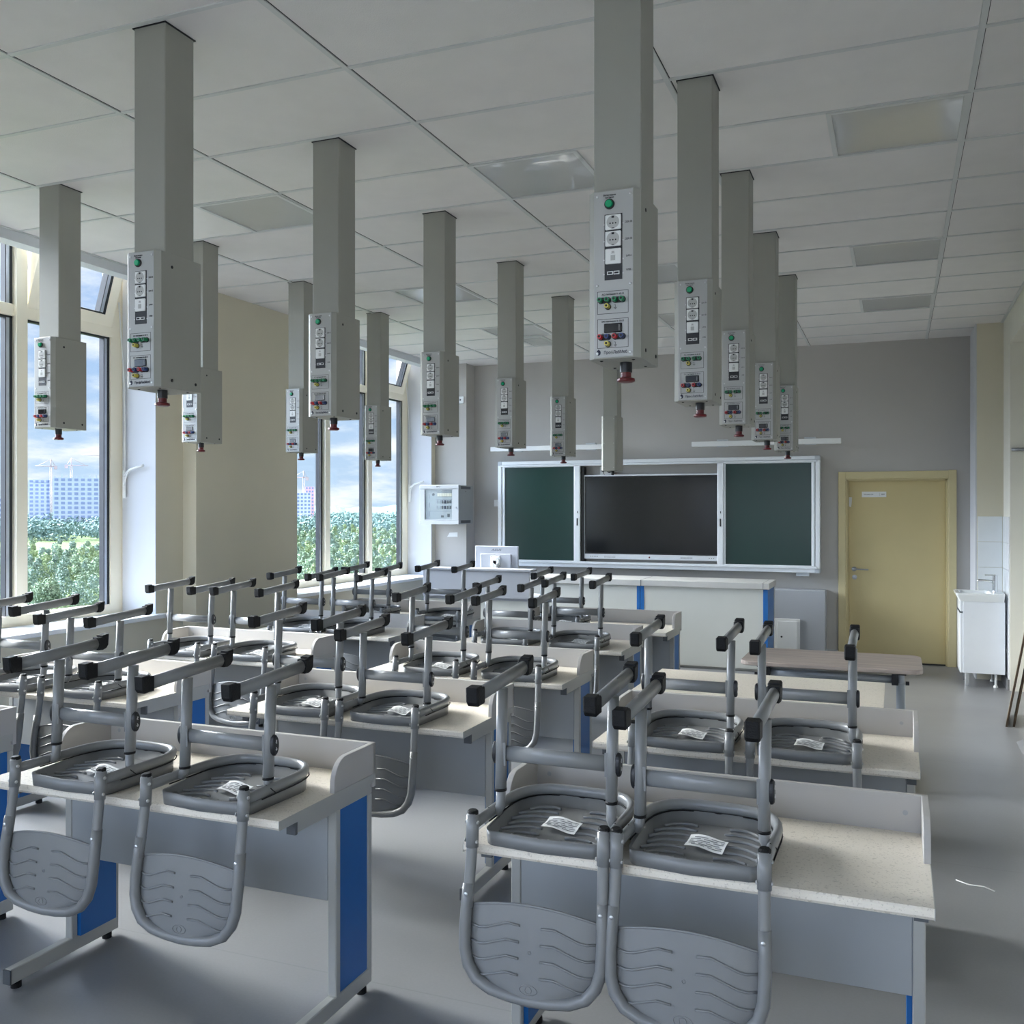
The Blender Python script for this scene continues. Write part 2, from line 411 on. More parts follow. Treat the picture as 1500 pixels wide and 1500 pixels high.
def tag(o, label=None, cat=None, group=None, kind=None):
    if label: o['label'] = label
    if cat: o['category'] = cat
    if group: o['group'] = group
    if kind: o['kind'] = kind
    return o
def thing(name, label, cat, loc=(0, 0, 0), rz=0, group=None):
    o = bpy.data.objects.new(name, None); COL.objects.link(o)
    o.location = loc; o.rotation_euler = (0, 0, rz); o.empty_display_size = 0.1
    return tag(o, label, cat, group)
def struct(name, mb, m, label=None):
    o = mb.build(name, m); o['kind'] = 'structure'
    if label: o['label'] = label; o['category'] = label.split()[-1]
    return o
def copy_tree(o, parent=None):
    c = o.copy(); COL.objects.link(c)
    if parent is not None: c.parent = parent
    for ch in list(o.children): copy_tree(ch, c)
    return c
def text(name, body, size, m, parent, loc, align='CENTER', rot=(PI / 2, 0, 0), ext=0.0004, sx=1.0, shear=0.0):
    cu = bpy.data.curves.new(name, 'FONT'); cu.body = body; cu.size = size; cu.align_x = align; cu.align_y = 'CENTER'
    cu.extrude = ext; cu.resolution_u = 2; cu.shear = shear
    t = bpy.data.objects.new(name, cu); COL.objects.link(t)
    bpy.context.view_layer.update()
    dg = bpy.context.evaluated_depsgraph_get()
    me = bpy.data.meshes.new_from_object(t.evaluated_get(dg))
    bpy.data.objects.remove(t); bpy.data.curves.remove(cu)
    me.materials.clear(); me.materials.append(m)
    me.transform(Matrix.Translation(loc) @ Matrix.Rotation(rot[2], 4, 'Z') @ Matrix.Rotation(rot[0], 4, 'X') @ Matrix.Rotation(rot[1], 4, 'Y') @ Matrix.Diagonal((sx, 1, 1, 1)))
    o = bpy.data.objects.new(name, me); COL.objects.link(o); o.parent = parent
    return o
def rrect(x0, x1, y0, y1, r, n=4):
    p = []
    for cx_, cy_, a0 in ((x1 - r, y1 - r, 0), (x0 + r, y1 - r, 90), (x0 + r, y0 + r, 180), (x1 - r, y0 + r, 270)):
        for k in range(n + 1):
            a = math.radians(a0 + 90 * k / n); p.append((cx_ + r * math.cos(a), cy_ + r * math.sin(a)))
    return p

# ================================================================== room shell
XL, XR, YF, YB = -5.42, 0.97, 11.12, -3.6           # inner wall faces
XW = -5.765                                           # inner face of the window frames
struct('floor', MB().box(-6.0, 1.6, YB - .2, 11.6, -0.2, 0.0), M['floor'])

# ceiling tiles (grid 1.2 x 0.6), grid rails hang a hair below
RX0, JY0 = -3.30, 3.395
runners = [RX0 + 1.2 * k for k in range(-1, 4)]
rows = [JY0 + 0.6 * j for j in range(-11, 13)]
struct('ceiling', MB().box(-5.33, 1.4, YB - .1, 11.3, CEIL, CEIL + .12), M['ceiling_tile'])
g = MB()
for x in runners: g.box(x - .012, x + .012, YB, 11.12, CEIL - .006, CEIL + .01)
for y in rows: g.box(-5.33, 1.2, y - .011, y + .011, CEIL - .005, CEIL + .01)
for x in (-5.325, .955): g.box(x - .012, x + .012, YB, 11.12, CEIL - .007, CEIL + .01)
struct('trim_1', g, M['ceiling_grid'])
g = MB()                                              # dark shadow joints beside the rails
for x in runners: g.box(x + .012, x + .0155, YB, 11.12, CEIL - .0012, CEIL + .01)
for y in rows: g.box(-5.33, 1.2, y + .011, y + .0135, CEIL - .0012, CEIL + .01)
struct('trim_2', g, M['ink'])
# curtain pocket fascia along the windows
g = MB(); g.box(-5.43, -5.33, YB, 11.12, 3.425, 3.56)
g.box(-5.44, -5.326, YB, 11.12, 3.415, 3.425)
struct('trim_3', g, M['bulkhead'])
struct('trim_4', MB().box(-6.0, -5.43, YB - .1, 11.3, 3.80, 3.9).box(-5.43, -5.33, YB, 11.2, 3.56, 3.9), M['white_wall'])

WINS = [(-2.7, 0.3), (2.95, 5.95), (7.77, 10.77)]
SILL = 0.845
w = MB()
w.box(-5.86, XL, YB - .2, 11.4, 0, SILL - .03)
for a, b in ((YB - .2, -2.7), (0.3, 2.95), (5.95, 7.77), (10.77, 11.4)): w.box(-5.86, XL, a, b, SILL - .03, 3.9)
struct('wall_left', w, M['cream_wall'])
struct('wall_left_pillar', MB().box(XL - .1, -5.285, 6.257, 7.67, 0, 3.56), M['cream_wall'])
struct('wall_left_pier', MB().box(XL - .1, -5.30, 2.7, 0.35, 0, 3.56), M['cream_wall'])
# white painted reveals
k = 5
for a, b in WINS:
    g = MB()
    g.box(XW + .01, XL + .001, b - .006, b, SILL, 3.8); g.box(XW + .01, XL + .001, a, a + .006, SILL, 3.8)
    struct('trim_%d' % k, g, M['white_wall']); k += 1
for a, b in WINS:
    struct('trim_%d' % k, MB().box(XW - .06, XL + .07, a - .12, b + .10, SILL - .035, SILL, bev=.008, seg=2), M['sill']); k += 1
struct('wall_front', MB().box(-5.9, -0.53, YF, YF + .25, 0, 3.6).box(0.53, 1.4, YF, YF + .25, 0, 3.6).box(-0.53, .53, YF, YF + .25, 2.03, 3.6)
       .box(-.53, .53, YF + .12, YF + .25, 0, 2.03), M['grey_wall'])
struct('wall_front_pillar', MB().box(-5.6, -4.985, 10.87, YF + .01, 0, 3.5), M['grey_wall'])
struct('wall_front_riser', MB().box(-1.75, -0.715, 10.92, YF + .01, 0, .78, bev=.006), M['grey_box'])
struct('baseboard_front', MB().box(-1.0, -.703, 10.908, 10.93, 0, .12).box(-.715, -.703, 10.9, YF, 0, .12).box(-.71, -.60, YF - .012, YF + .01, 0, .12)
       .box(-4.98, -1.7, YF - .012, YF + .01, 0, .12).box(.6, .75, YF - .012, YF + .01, 0, .12), M['baseboard'])
# corner duct on the right and right wall with a recess
struct('wall_right_pillar', MB().box(.735, 1.4, 10.42, YF + .01, 0, 3.5), M['cream_wall'])
struct('trim_11', MB().box(.722, .735, 10.42, YF + .01, 0, 3.5), M['white_wall'])
w = MB()
w.box(XR, 1.45, 9.85, 11.3, 0, 3.6); w.box(1.18, 1.45, 7.7, 9.85, 0, 3.6); w.box(XR, 1.2, 7.7, 9.85, 3.2, 3.6)
w.box(.87, 1.45, 7.2, 7.7, 0, 3.6)
struct('wall_right', w, M['pale_wall'])
struct('wall_right_rear', MB().box(.87, 1.45, YB - .2, 7.2, 0, 3.6), M['rear_wall'])  # out-of-view stretch, toned darker to cut bounced light
# rear wall behind the camera; its row of windows is added for fill light
struct('wall_back', MB().box(-6, 1.5, YB - .2, YB, 0, .85).box(-6, 1.5, YB - .2, YB, 3.35, 3.6).box(-6, -5.1, YB - .2, YB, .85, 3.35).box(.5, 1.5, YB - .2, YB, .85, 3.35), M['pale_wall'])
g = MB()
for i in range(7): x = -5.1 + 5.6 * i / 6; g.box(x - .05, x + .05, YB - .14, YB - .06, .85, 3.35)
g.box(-5.1, .5, YB - .14, YB - .06, .85, .93).box(-5.1, .5, YB - .14, YB - .06, 3.27, 3.35)
struct('window_4', g, M['pvc_cream'])
g = MB()                                              # white tile splashback behind the sink
def tiles(g, axis, c, a0, a1, z0, z1):
    n = max(1, round((a1 - a0) / .3)); m_ = 6
    for i in range(n):
        for j in range(m_):
            u0, u1 = a0 + (a1 - a0) * i / n + .0015, a0 + (a1 - a0) * (i + 1) / n - .0015
            v0, v1 = z0 + (z1 - z0) * j / m_ + .0015, z0 + (z1 - z0) * (j + 1) / m_ - .0015
            if axis == 'y': g.box(u0, u1, c - .009, c + .001, v0, v1, bev=.0015)
            else: g.box(c - .009, c + .001, u0, u1, v0, v1, bev=.0015)
tiles(g, 'y', 10.42, .74, .96, .1, 1.60); tiles(g, 'x', XR, 9.87, 10.41, .1, 1.60)
struct('trim_12', g, M['tile'])
struct('baseboard_right', MB().box(.95, XR + .01, 9.87, 10.42, 0, .1).prism([(.87, 0), (.80, 0), (.845, .02), (.86, .06), (.862, .11), (.87, .11)], 'y', YB, 7.72), M['floor'])

# ------------------------------------------------------------------ windows
def window(n, a, b, first_bay_open, label):
    top = 3.78
    root = bpy.data.objects.new('window_%d' % n, None); COL.objects.link(root); root.location = (0, 0, 0); root['kind'] = 'structure'
    xo = XW - .085
    f = MB(); f.box(xo, XW, b - .12, b, SILL, top); f.box(xo, XW, a, a + .10, SILL, top); f.box(xo, XW, a + .10, b - .12, SILL - .02, SILL + .075); f.box(xo, XW, a + .10, b - .12, top - .08, top)
    f.build('window_frame', M['pvc_cream'], root)
    right = b - .12; edges = []
    for i in range(1, 4):
        c = b - .25 - .9 * i + .18
        if c < a + .2: break
        MB().box(xo, XW + .0, c - .045, c + .045, SILL + .07, top - .07).box(XW - .004, XW + .03, c - .045, c + .045, SILL + .07, top - .07).build('mullion', M['pvc_cream'], root)
        edges.append(c)
    bays = []; hi = right
    for c in edges: bays.append((c + .045, hi)); hi = c - .045
    bays.append((a + .10, hi))
    for i, (y0, y1) in enumerate(bays):
        MB().box(xo, XW + .005, y0 - .02, y1 + .02, 3.03, 3.115, bev=.006).build('transom', M['pvc_cream'], root)
        s_ = MB()
        for z0, z1 in ((SILL + .075, 3.03),) + (() if i == 0 else ((3.115, top - .08),)):
            s_.mi = 0
            s_.box(XW - .055, XW - .012, y1 - .022, y1 - .001, z0, z1)
            s_.box(XW - .055, XW - .012, y0 + .001, y0 + .014, z0, z1)
            s_.box(XW - .055, XW - .012, y0, y1, z1 - .014, z1 - .001)
            s_.mi = 1
            s_.box(XW - .06, XW - .016, y1 - .05, y1 - .022, z0, z1)
            s_.mi = 0
            s_.box(XW - .06, XW - .014, y1 - .058, y1 - .050, z0, z1)
        s_.build('glazing_bead', [M['seal'], M['spacer']], root)
        MB().box(XW - .05, XW - .044, y0 + .005, y1 - .02, SILL + .07, 3.035).build('window_pane', M['glass'], root)
        if i > 0:
            MB().box(XW - .05, XW - .044, y0 + .005, y1 - .02, 3.11, top - .07).build('window_pane', M['glass'], root)
        else:
            sash = bpy.data.objects.new('hopper_sash', None)
            T = Matrix.Translation((XW - .03, 0, 3.12)) @ Matrix.Rotation(math.radians(17), 4, 'Y')
            fm = MB(); H = .63
            A0, A1 = y0 + .015, y1 - .0
            fm.box(-.03, .04, A0, A0 + .085, 0, H, m=T); fm.box(-.03, .04, A1 - .085, A1, 0, H, m=T)
            fm.box(-.03, .04, A0 + .085, A1 - .085, 0, .085, m=T); fm.box(-.03, .04, A0 + .085, A1 - .085, H - .085, H, m=T)
            sash = fm.build('hopper_sash', M['pvc_cream'], root)
            bd = MB()
            bd.mi = 0; bd.box(-.02, .035, A1 - .105, A1 - .085, .085, H - .085, m=T); bd.mi = 1; bd.box(-.02, .03, A1 - .135, A1 - .105, .085, H - .085, m=T)
            bd.mi = 0; bd.box(-.02, .032, A1 - .142, A1 - .135, .085, H - .085, m=T); bd.box(-.02, .035, A0 + .085, A1 - .085, .085, .097, m=T)
            bd.build('glazing_bead', [M['seal'], M['spacer']], sash)
            MB().box(0, .006, A0 + .08, A1 - .1, .08, H - .08, m=T).build('window_pane', M['glass'], sash)
    return root
for n, (a, b) in enumerate(WINS): window(n + 1, a, b, True, '')

# hopper opener: thin pull rod from the open sash down to a white lever on the reveal
def opener(y, label):
    t = thing('window_opener', label, 'window opener', (-5.70, y, 1.9))
    MB().box(-.03, -.004, -.022, -.006, -.14, .08, bev=.003).build('wall_bracket', M['white_plastic'], t)
    MB().tube([(-.01, -.03, .04), (.06, -.03, .085), (.19, -.03, .115)], .011, 8).tube([(-.01, -.03, -.04), (.02, -.03, .04), (.06, -.03, .085)], .006, 8).build('lever', M['white_plastic'], t)
    MB().tube([(-.06, -.03, 1.42), (-.03, -.02, 1.0), (-.012, -.016, .72), (-.012, -.014, .3), (-.015, -.014, .06)], .006, 6).build('cable', M['white_plastic'], t)
opener(5.94, 'white lever and cable of the open top sash on the nearer window reveal')
opener(10.76, 'white lever and cable of the open top sash beside the electrical cabinet')

# ================================================================== ceiling fixtures
LG = 'square ceiling light panels'
where = {0: 'over the window row of desks', 1: 'over the middle row of desks', 2: 'nearest to the right wall'}
dist = ['nearest', 'second', 'farthest']
def ceiling_light():
    t = thing('ceiling_light', 'x', 'light', (0, 0, CEIL), 0, LG)
    f = MB()
    for x0, x1, y0, y1 in ((-.3, .3, -.3, -.277), (-.3, .3, .277, .3), (-.3, -.277, -.277, .277), (.277, .3, -.277, .277)): f.box(x0, x1, y0, y1, -.009, .01)
    f.build('frame', M['ceiling_grid'], t)
    d = MB()
    def fn(u, v):
        x, y = -.277 + .554 * u, -.277 + .554 * v
        return (x, y, -.0015 - .006 * max(0, 1 - ((u - .5) ** 4 + (v - .5) ** 4) * 16))
    d.grid(fn, 14, 14); bmesh.ops.reverse_faces(d.bm, faces=d.bm.faces[:])
    d.build('diffuser', M['lens'], t)
    return t
cl = None
for ci, x in enumerate((-3.60, -1.80, 0.0)):
    for ri, j in enumerate((2, 6, 9)):
        y = JY0 + .6 * j + .3
        if cl is None: cl = ceiling_light(); o = cl
        else: o = copy_tree(cl)
        o.location = (x, y, CEIL); o['label'] = 'grey unlit square ceiling panel light, %s one of those %s' % (dist[ri], where[ci])
t = thing('air_vent', 'white slatted air vent in the ceiling near the front wall', 'vent', (-3.60, JY0 + .6 * 10 + .3, CEIL))
MB().box(-.16, .16, -.29, -.26, -.012, .005).box(-.16, .16, .26, .29, -.012, .005).box(-.16, -.13, -.26, .26, -.012, .005).box(.13, .16, -.26, .26, -.012, .005).build('frame', M['ceiling_grid'], t)
f = MB()
for i in range(9): f.box(-.13, .13, -.25 + .06 * i, -.225 + .06 * i, -.009, .004)
f.build('louvre', M['white_plastic'], t)
MB().box(-.13, .13, -.26, .26, -.002, .0).build('dark_backing', M['ink'], t)

# ================================================================== hanging power columns
PZ0, PZ1 = 2.125, 2.63
def power_column():
    t = thing('power_column', 'x', 'power column', (0, 0, CEIL), 0, 'grey power columns hanging from the ceiling')
    zt, zb = PZ1 - CEIL, PZ0 - CEIL
    # shaft, front face at y=0
    MB().box(-.074, .074, 0, .158, zt - .05, .02, bev=.003).build('shaft', M['shaft'], t)
    MB().box(-.079, .079, -.004, .163, -.004, .003).build('ceiling_collar', M['ink'], t)
    # housing: chamfered front corners, y from -.04 to .195
    poly = [(-.061, -.042), (.061, -.042), (.08, -.026), (.08, .19), (.074, .196), (-.074, .196), (-.08, .19), (-.08, -.026)]
    h = MB(); h.prism(poly, 'z', zb, zt, bev=.0015)
    s_ = h; s_.mi = 1
    for x, y, z in ((.0805, .03, zt - .05), (.0805, .03, zb + .03), (.0805, .16, zb + .03)): s_.lathe([(.006, 0), (.006, .002), (.0025, .003)], (x - .001, y, z), (1, 0, 0), 10)
    for x, y in ((-.05, 0), (.05, 0), (-.05, .15), (.05, .15)): s_.lathe([(.005, 0), (.005, .0015), (.002, .003)], (x, y, zb + .0005), (0, 0, -1), 10)
    h.build('housing', [M['shaft'], M['ink']], t)
    pf = -.0435                                   # front face of the panel plate
    pm = MB().box(-.0605, .0605, pf, -.041, zb + .004, zt - .003, bev=.0006)
    Hh = zt - zb
    Zf = lambda f: zt - f * Hh                    # fraction from the top
    sc2 = pm; sc2.mi = 1
    for f in (.035, .565, .968):
        for x in (-.050, .052): sc2.lathe([(.0042, 0), (.004, .0025), (.002, .0035)], (x, pf + .0005, Zf(f)), (0, -1, 0), 10)
    for f in (.205, .305, .415, .50):
        for x in (-.029, .030): sc2.lathe([(.0022, 0), (.002, .002)], (x, pf + .0005, Zf(f)), (0, -1, 0), 8)
    # frames drawn on the panel
    fr = pm; fr.mi = 2
    for f0, f1 in ((.60, .735), (.765, .938)):
        z1, z0 = Zf(f0), Zf(f1); x0, x1, tk = -.050, .046, .0013
        fr.box(x0, x1, pf - .0003, pf + .001, z1 - tk, z1); fr.box(x0, x1, pf - .0003, pf + .001, z0, z0 + tk)
        fr.box(x0, x0 + tk, pf - .0003, pf + .001, z0, z1); fr.box(x1 - tk, x1, pf - .0003, pf + .001, z0, z1)
    for f in (.684, .905):
        z = Zf(f); fr.box(.002, .006, pf - .0003, pf + .001, z, z + .001); fr.box(.0055, .0065, pf - .0003, pf + .001, z - .007, z + .001)
        for i in range(3): fr.box(.006 - .005 + .0016 * i, .006 + .005 - .0016 * i, pf - .0003, pf + .001, z - .0085 - .0022 * i, z - .0075 - .0022 * i)
    p = pm.build('front_panel', [M['panel'], M['screw'], M['ink']], t)
    # push button
    b = MB().lathe([(.0155, 0), (.0155, .004), (.0125, .006), (.0125, .004)], (-.012, pf, Zf(.085)), (0, -1, 0), 22).build('push_button', M['black'], t)
    MB().lathe([(.0115, 0), (.0115, .010), (.0095, .0125)], (-.012, pf, Zf(.085)), (0, -1, 0), 20).build('button_cap', M['green_button'], b)
    # black carrier with two sockets, network port, usb port
    c = MB().box(-.0275, .0275, pf - .0012, pf + .001, Zf(.535), Zf(.145), bev=.0005).build('module_carrier', M['black'], t)
    for f in (.195, .293):
        z = Zf(f)
        s1 = MB().box(-.0245, .0245, pf - .006, pf, z - .0225, z + .0225, bev=.002).build('power_socket', M['white_plastic'], t)
        q = MB(); q.mi = 0; q.lathe([(.0195, .0), (.0195, .0005), (.0, .0006)], (0, pf - .006, z), (0, -1, 0), 26)
        q.mi = 1
        for x in (-.0085, 0, .0085): q.lathe([(.0024, 0), (.0024, .0004)], (x, pf - .0066, z - .004), (0, -1, 0), 10)
        q.box(-.004, .004, pf - .0072, pf - .006, z + .012, z + .018); q.box(-.004, .004, pf - .0072, pf - .006, z - .0195, z - .0175)
        q.build('socket_recess', [M['socket_grey'], M['ink']], s1)
    z = Zf(.395)
    nport = MB().box(-.0245, .0245, pf - .006, pf, z - .024, z + .022, bev=.002).build('network_port', M['white_plastic'], t)
    q = MB(); q.box(-.007, .007, pf - .0066, pf - .005, z - .014, z + .002); q.box(-.004, .004, pf - .0066, pf - .005, z + .008, z + .014); q.box(-.006, .006, pf - .0066, pf - .005, z + .0065, z + .0075)
    q.build('port_shutter', M['socket_grey'], nport)
    z = Zf(.495)
    u = MB().box(-.019, -.001, pf - .003, pf, z - .005, z + .005).box(.001, .019, pf - .003, pf, z - .005, z + .005).build('usb_port', M['white_plastic'], t)
    MB().box(-.0165, -.0035, pf - .0034, pf, z - .0028, z + .0028).box(.0035, .0165, pf - .0034, pf, z - .0028, z + .0028).build('usb_slot', M['ink'], u)
    # terminals
    def term(x, z, m, base=True):
        j = MB(); j.lathe([(.0072, 0), (.0072, .018), (.0066, .020)], (x, pf - .0015, z), (0, -1, 0), 16)
        o = j.build('terminal', m, t)
        MB().lathe([(.0036, 0), (.0036, .0006)], (x, pf - .0214, z), (0, -1, 0), 12).build('terminal_hole', M['ink'], o)
        MB().lathe([(.0098, 0), (.0098, .0022)], (x, pf + .0005, z), (0, -1, 0), 18).build('terminal_ring', M['black'], o)
    tb = MB()
    for f in (.655, .873):
        for x in (-.0275, .0175): tb.prism(rrect(x - .0205 + .001, x + .0205 - .001, Zf(f) - .0092, Zf(f) + .0092, .009), 'y', pf - .0025, pf + .001)
    tb.build('terminal_block', M['black'], t, split=True)
    for x in (-.0385, -.0165, .0065, .0285): term(x, Zf(.655), M['green_plastic'])
    term(-.0165, Zf(.693), M['yellow_plastic'])
    for x, m in ((-.0385, M['red_plastic']), (-.0165, M['blue_plastic']), (.0065, M['red_plastic']), (.0285, M['blue_plastic'])): term(x, Zf(.873), m)
    term(-.0165, Zf(.915), M['yellow_plastic'])
    d = MB().box(-.029, .027, pf - .004, pf, Zf(.848), Zf(.793), bev=.002).build('digital_display', M['display'], t)
    MB().box(.018, .0192, pf - .0046, pf - .003, Zf(.838), Zf(.803)).build('display_line', M['socket_grey'], d)
    # lettering
    text('lettering', 'Включение\nпитания', .0072, M['ink'], p, (-.012, pf - .0008, Zf(.038)))
    for f, s_ in ((.20, '220 В'), (.30, '220 В'), (.40, 'LAN'), (.483, 'USB')): text('lettering', s_, .0085, M['ink'], p, (.047, pf - .0008, Zf(f)))
    text('lettering', 'AC питание 0–42 В', .0078, M['ink'], p, (-.002, pf - .0008, Zf(.620)))
    text('lettering', 'DC питание 0–30 В', .0078, M['ink'], p, (-.002, pf - .0008, Zf(.781)))
    text('lettering', '+    –     +    –', .011, M['ink'], p, (-.004, pf - .0008, Zf(.853)))
    lg = text('logo_lettering', 'ПрофЛабМеб', .0135, M['logo_ink'], t, (.0065, pf - .0008, Zf(.965)), sx=.82)
    MB().prism([(-.046 + .0062 * math.cos(a), Zf(.963) + .0085 * math.sin(a)) for a in [PI * .62 + 2 * PI * .86 * i / 16 for i in range(17)]] , 'y', pf - .0004, pf + .001).box(-.047, -.0452, pf - .0005, pf, Zf(.955), Zf(.943)).build('logo_emblem', M['logo_ink'], t)
    # emergency stop under the housing
    e = MB().lathe([(.019, 0), (.019, .032)], (.012, .055, zb + .001), (0, 0, -1), 20).build('emergency_stop', M['black'], t)
    MB().lathe([(.016, .03), (.0165, .046), (.027, .050), (.028, .058), (.022, .061)], (.012, .055, zb), (0, 0, -1), 24).build('stop_button', M['darkred'], e)
    return t
PC = [(-2.600, 2.82, 'middle', 0), (-2.605, 4.02, 'middle', 1), (-2.625, 5.25, 'middle', 2), (-2.655, 6.50, 'middle', 3), (-2.665, 7.73, 'middle', 4),
      (-.785, 2.81, 'right', 0), (-.787, 4.02, 'right', 1), (-.805, 5.225, 'right', 2), (-.805, 6.45, 'right', 3), (-.80, 7.69, 'right', 4),
      (-4.41, 4.005, 'window', 0), (-4.43, 5.225, 'window', 1), (-4.455, 6.45, 'window', 2), (-4.49, 7.735, 'window', 3)]
NTH = ['nearest', 'second', 'third', 'fourth', 'farthest']
pc = None
for x, y, row, i in PC:
    if pc is None: pc = power_column(); o = pc
    else: o = copy_tree(pc)
    o.location = (x, y, CEIL)
    nth = NTH[i] if row != 'window' else ['nearest', 'second', 'third', 'farthest'][i]
    side_ = {'middle': 'in the middle row', 'right': 'in the right row', 'window': 'in the row along the windows'}[row]
    o['label'] = 'grey hanging power column with control panel, %s %s' % (nth, side_)

# plain column near the board
t = thing('blank_column', 'plain grey hanging column without controls in front of the chalkboard', 'power column', (-2.66, 9.25, CEIL))
zb, zt = 2.055 - CEIL, 2.60 - CEIL
MB().box(-.074, .074, 0, .158, zt - .05, .02, bev=.003).build('shaft', M['shaft'], t)
MB().prism([(-.061, -.042), (.061, -.042), (.08, -.026), (.08, .196), (-.08, .196), (-.08, -.026)], 'z', zb, zt, bev=.0015).build('housing', M['shaft'], t)
s_ = MB().box(-.0605, .0605, -.0435, -.041, zb + .004, zt - .003); s_.mi = 1
for z in (zb + .03, (zb + zt) / 2, zt - .03):
    for x in (-.05, .05): s_.lathe([(.004, 0), (.003, .003)], (x, -.0432, z), (0, -1, 0), 8)
s_.build('front_panel', [M['shaft'], M['screw']], t)
MB().lathe([(.019, 0), (.019, .035), (.012, .045)], (.012, .055, zb + .001), (0, 0, -1), 16).build('cable_gland', M['black'], t)

# ================================================================== desks
TOP = 0.75
def desk_proto():
    t = thing('student_desk', 'x', 'desk', (0, 0, 0), 0, 'lab desks with raised grey rims and blue leg panels')
    hw = .6; D = .565; tk = .028
    MB().prism([(0.0, TOP - .005), (.004, TOP), (D - .018, TOP), (D - .018, TOP - tk), (.006, TOP - tk), (.0, TOP - tk + .008)], 'x', -hw + .002, hw - .002).build('tabletop', M['laminate'], t)
    e = MB()
    for s in (-1, 1): e.box(s * hw, s * (hw - .002), 0, D - .018, TOP - tk, TOP)
    e.build('edge_band', M['desk_frame'], t, split=True)
    bp = MB().box(-hw, hw, D - .018, D, TOP - .045, TOP + .108, bev=.002).build('rear_rail', M['desk_grey'], t)
    MB().lathe([(.0075, 0), (.0075, .001)], (-hw + .06, D - .0185, TOP + .055), (0, -1, 0), 14).lathe([(.0075, 0), (.0075, .001)], (hw - .06, D - .0185, TOP + .055), (0, -1, 0), 14).build('screw_cover', M['desk_panel'], bp, split=True)
    for s in (-1, 1):
        y0 = .30
        arc = [(y0 + .075 - .075 * math.cos(a), TOP + .108 - .085 + .085 * math.sin(a)) for a in [PI / 2 * i / 8 for i in range(9)]]
        poly = [(y0, TOP)] + arc + [(D - .001, TOP + .108), (D - .001, TOP)]
        MB().prism(poly, 'x', s * (hw - .018), s * hw, bev=.0015).build('side_rail', M['desk_grey'], t)
    for s in (-1, 1):
        x0, x1 = s * (hw - .012), s * (hw - .044)
        l = MB()
        l.box(x0, x1, .065, D - .004, .022, .075, bev=.003)             # foot
        l.box(x0, x1, .11, D - .004, TOP - tk - .042, TOP - tk, bev=.003)  # arm under the top
        l.box(x0, x1, .328, .357, .07, TOP - tk - .04, bev=.003)
        l.box(x0, x1, D - .032, D - .004, .07, TOP - tk - .04, bev=.003)
        lg = l.build('leg', M['desk_frame'], t)
        MB().box(x0 - s * .004, x1 - s * .014, .3575, D - .0325, .0755, TOP - tk - .0425).build('leg_panel', M['blue'], lg)
        MB().box(x0 + s * .001, x1 - s * .001, .060, .066, .024, .073).box(x0, x1, .100, .112, TOP - tk - .045, TOP - tk - .001).build('end_cap', M['cap_grey'], lg, split=True)
        MB().lathe([(.018, 0), (.018, .018), (.008, .023)], ((x0 + x1) / 2, .10, 0.0), (0, 0, 1), 14).lathe([(.018, 0), (.018, .018), (.008, .023)], ((x0 + x1) / 2, D - .05, 0.0), (0, 0, 1), 14).build('foot_glide', M['rubber'], lg, split=True)
    MB().box(-hw + .045, hw - .045, .330, .348, .385, TOP - tk, bev=.001).build('modesty_panel', M['desk_panel'], t)
    return t
DESKS = [('M', 0, -2.290, 2.36), ('M', 1, -2.262, 3.595), ('M', 2, -2.225, 4.75), ('M', 3, -2.243, 5.985), ('M', 4, -2.185, 7.00),
         ('R', 0, -.516, 2.41), ('R', 1, -.520, 3.64),
         ('L', 0, -3.965, 2.33), ('L', 1, -3.958, 3.53), ('L', 2, -3.975, 4.77), ('L', 3, -3.962, 6.0), ('L', 4, -3.955, 7.05)]
CN = {'M': 'middle', 'R': 'right', 'L': 'window'}
dk = None
for col, i, x, y in DESKS:
    if dk is None: dk = desk_proto(); o = dk
    else: o = copy_tree(dk)
    o.location = (x, y, 0)
    if col == 'R': o['label'] = ['speckled beige lab desk at the front right of the photo, nearest the camera', 'speckled beige lab desk directly behind the nearest desk on the right side'][i]
    elif col == 'M': o['label'] = ['speckled lab desk with blue leg panel, nearest in the middle row',
                                   'speckled lab desk with two chairs, second in the middle row', 'speckled lab desk with two chairs, third in the middle row',
                                   'speckled lab desk with two chairs, fourth in the middle row', 'speckled lab desk holding a single chair, farthest in the middle row'][i]
    else: o['label'] = ['lab desk corner with blue leg panel cut off by the left photo edge', 'lab desk with two chairs, second from the camera along the windows',
                        'lab desk with two chairs, third from the camera along the windows', 'lab desk with two chairs, fourth from the camera along the windows',
                        'lab desk with two chairs, farthest from the camera along the windows'][i]

# rimless demonstration table behind the right desks
t = thing('demonstration_table', 'rimless speckled beige table between the right desks and the brown table', 'table', (-.655, 4.75, 0))
MB().prism([(0.0, TOP - .005), (.004, TOP), (.70, TOP), (.70, TOP - .03), (.006, TOP - .03), (.0, TOP - .022)], 'x', -.6, .6).build('tabletop', M['laminate'], t)
for s in (-1, 1):
    l = MB().box(s * .585, s * .54, .05, .66, .02, .07, bev=.003).box(s * .585, s * .54, .05, .66, TOP - .075, TOP - .03, bev=.003).box(s * .585, s * .54, .30, .34, .07, TOP - .07).box(s * .585, s * .54, .56, .60, .07, TOP - .07).build('leg', M['desk_frame'], t)
    MB().box(s * .58, s * .546, .34, .56, .07, TOP - .075).build('leg_panel', M['blue'], l)
    MB().lathe([(.018, 0), (.018, .022)], (s * .56, .1, 0), (0, 0, 1), 12).lathe([(.018, 0), (.018, .022)], (s * .56, .62, 0), (0, 0, 1), 12).build('foot_glide', M['rubber'], l, split=True)
MB().box(-.54, .54, .36, .378, .35, TOP - .03).build('modesty_panel', M['desk_panel'], t)

